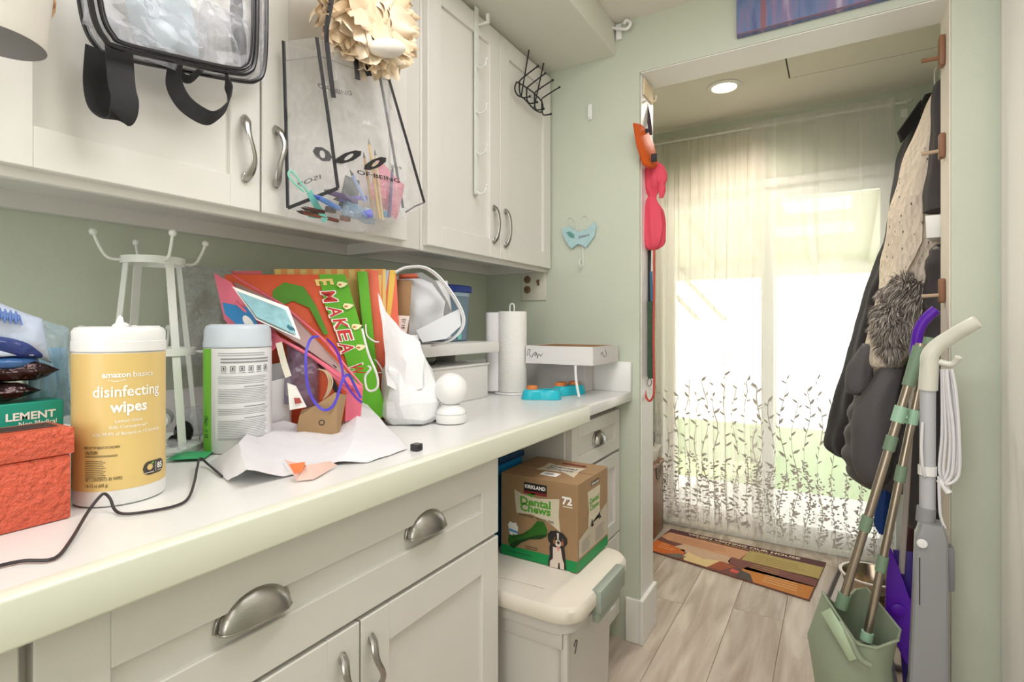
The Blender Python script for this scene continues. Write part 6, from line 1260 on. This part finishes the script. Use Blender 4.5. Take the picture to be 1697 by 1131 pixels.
pd = thing('upright_dustpan', 'deep purple upright dustpan half hidden behind the gray mop', 'dustpan', (1.47, 1.99, 0))
M_pp = mat('purple_plastic', (92, 24, 176), .35); M_pd = mat('purple_dark', (44, 14, 120), .4)
f_ = [W3(1.97, 1474, 905), W3(1.96, 1484, 925), W3(1.95, 1496, 960), W3(1.945, 1505, 992), W3(1.945, 1522, 1000), W3(1.945, 1522, 1090), W3(1.945, 1500, 1100), W3(1.95, 1480, 1050), W3(1.955, 1466, 1028), W3(1.96, 1468, 960)]
B = MB().prism(f_, (0, -.014, 0)); bmesh.ops.bevel(B.bm, geom=B.bm.edges[:], offset=.003, segments=2, affect='EDGES'); part('side_wing', B, M_pp, pd, smooth=40)
zf = .003
part('pan_back', MB().hexa([(1.45, 1.985, zf), (1.545, 1.985, zf), (1.545, 1.992, zf), (1.45, 1.992, zf)]+[Vector((W3(1.985, 1480, 912).x, 1.985, W3(1.985, 1480, 912).z)), Vector((1.545, 1.985, W3(1.985, 1500, 912).z)), Vector((1.545, 1.992, W3(1.985, 1500, 912).z)), Vector((W3(1.985, 1480, 912).x, 1.992, W3(1.985, 1480, 912).z))], .001), M_pd, pd)
part('pan_bottom', MB().hexa([(1.46, 1.93, zf), (1.545, 1.93, zf), (1.545, 1.984, zf), (1.46, 1.984, zf), (1.455, 1.93, .20), (1.545, 1.93, .20), (1.545, 1.984, .20), (1.455, 1.984, .20)], .004), M_pp, pd)
part('boss', MB().lathe([(.018, 0), (.018, .003), (.012, .005)], W3(1.93, 1489, 1012), 20, (0, -1, 0)), M_pp, pd)
part('pole', MB().tube([W3(1.975, 1494, 950), W3(1.985, 1502, 820), W3(1.99, 1516, 590)], .008, 12), mat('pole_gray', (176, 168, 162), .35), pd)
part('handle', MB().tube([W3(1.985, 1516, 600), W3(1.975, 1518, 572), W3(1.97, 1524, 545), W3(1.965, 1536, 527), W3(1.96, 1552, 513)], .0145, 14, smooth=5), M_pp, pd)

mo = thing('steam_mop', 'tall gray upright steam mop with white bent handle against the green wall', 'steam mop', (1.49, 1.78, 0))
M_mg = mat('mop_gray', (150, 152, 154), .35); M_mw = mat('mop_white', (222, 222, 208), .3); M_mp = mat('mop_pole', (190, 192, 196), .3); M_mgd = mat('mop_dark', (124, 126, 128), .4)
Y0, Y1 = 1.745, 1.815
def xb(u): return AY(Y0, u, 538).x
zt, zs_, zb_ = AY(Y0, 1545, 872).z, AY(Y0, 1545, 890).z, .12
def sect(ul, ur, z, d0=0, d1=0): return [Vector((xb(ul), Y0+d0, z)), Vector((xb(ur), Y0+d0, z)), Vector((xb(ur)+.002, Y1-d1, z)), Vector((xb(ul)+.004, Y1-d1, z))]
def rsec(ul, ur, z, k=.2, ins=0):
    a, b, c_, d_ = sect(ul, ur, z); out = []
    P_ = [a, b, c_, d_]; C_ = sum(P_, Vector())/4
    for i in range(4):
        p0, p1, p2 = P_[i-1], P_[i], P_[(i+1) % 4]
        for t_ in (0, .33, .67, 1):
            e0 = p1.lerp(p0, k); e1 = p1.lerp(p2, k); out.append((e0*(1-t_)**2+p1*2*t_*(1-t_)+e1*t_**2).lerp(C_, ins))
    return out
part('body', MB().rings([rsec(1498, 1576, .13), rsec(1506, 1574, .21), rsec(1513, 1574, .45), rsec(1517, 1573, .60), rsec(1520, 1572, zs_), rsec(1522, 1569, zt, .3, .1)]), M_mg, mo, smooth=30)
part('neck', MB().tube([(xb(1538)-.002, 1.78, zt-.002), (xb(1540)-.002, 1.78, AY(Y0, 1540, 848).z)], .021, 20), M_mg, mo)
pt = Vector((xb(1540), 1.78, AY(Y0, 1540, 850).z)); pu = Vector((xb(1541), 1.78, AY(Y0, 1540, 645).z))
part('pole', MB().tube([pt, pu], .0175, 20), M_mp, mo)
part('white_handle', MB().tube([pu-Vector((0, 0, .005)), W3(1.775, 1540, 610), W3(1.77, 1542, 588), W3(1.765, 1556, 572), W3(1.75, 1580, 556), W3(1.73, 1604, 542), W3(1.72, 1622, 532)], lambda t: .0215-.005*t if t < .98 else .012, 18, smooth=6), M_mw, mo)
zk = AY(Y0, 1540, 785).z; part('pole_clip', MB().tube([(pt.x, 1.78, zk-.012), (pt.x, 1.78, zk+.012)], .0205, 20), M_white, mo)
part('cord_hook', MB().tube([W3(1.77, 1556, 600), W3(1.765, 1572, 604), W3(1.76, 1582, 602), W3(1.75, 1588, 592)], .008, 12, smooth=4), M_mw, mo)
part('cord_hook', MB().tube([W3(1.77, 1556, 795), W3(1.765, 1566, 808), W3(1.76, 1573, 818)], .008, 12, smooth=4), M_white, mo)
M_cd = mat('cord_w', (226, 226, 228), .4)
for k, (a, b) in enumerate(((-3, 0), (4, -8), (12, -4), (18, 3))):
    y = 1.775-.008*k
    part('cord_loop', MB().tube([W3(y, 1562+a*.4, 612), W3(y, 1563+a*.5, 650), W3(y, 1564+a*.9, 720), W3(y, 1560+a, 780+b), W3(y, 1566, 800+b), W3(y, 1574+a*.8, 785+b), W3(y, 1582+a*.4, 720), W3(y, 1575+a*.5, 650), W3(y, 1570+a*.4, 612)], .0038, 8, smooth=5), M_cd, mo)
part('loose_cord', MB().tube([W3(1.76, 1529, 700), W3(1.755, 1527, 740), W3(1.755, 1529, 775), W3(1.76, 1533, 790)], .0035, 8, smooth=5), M_cd, mo); part('loose_cord', MB().tube([W3(1.765, 1556, 790), W3(1.765, 1558, 850), W3(1.765, 1566, 876)], .0035, 8, smooth=5), M_cd, mo)
part('button', MB().lathe([(.011, 0), (.012, .003), (.010, .006), (.001, .007)], W3(Y0-.0005, 1528, 901), 24, (0, -1, 0)), mat('button', (240, 240, 240), .15), mo)
part('slit', MB().box((xb(1524)-.001, Y0-.0015, AY(Y0, 1524, 1003).z), (xb(1524)+.001, Y0+.001, AY(Y0, 1524, 925).z)), M_dark, mo)
part('side_block', MB().box((xb(1573)-.003, 1.76, AY(Y0, 1573, 985).z), (xb(1573)+.014, 1.80, AY(Y0, 1573, 912).z), .004), M_mgd, mo)
part('mop_head', MB().hexa([(1.475, 1.66, .003), (1.61, 1.66, .003), (1.61, 1.86, .003), (1.475, 1.86, .003), (1.485, 1.72, .05), (1.58, 1.72, .05), (1.58, 1.83, .05), (1.485, 1.83, .05)], .01), M_mgd, mo); part('joint', MB().tube([(1.505, 1.78, .05), (1.50, 1.78, .14)], .02, 16), M_mgd, mo)
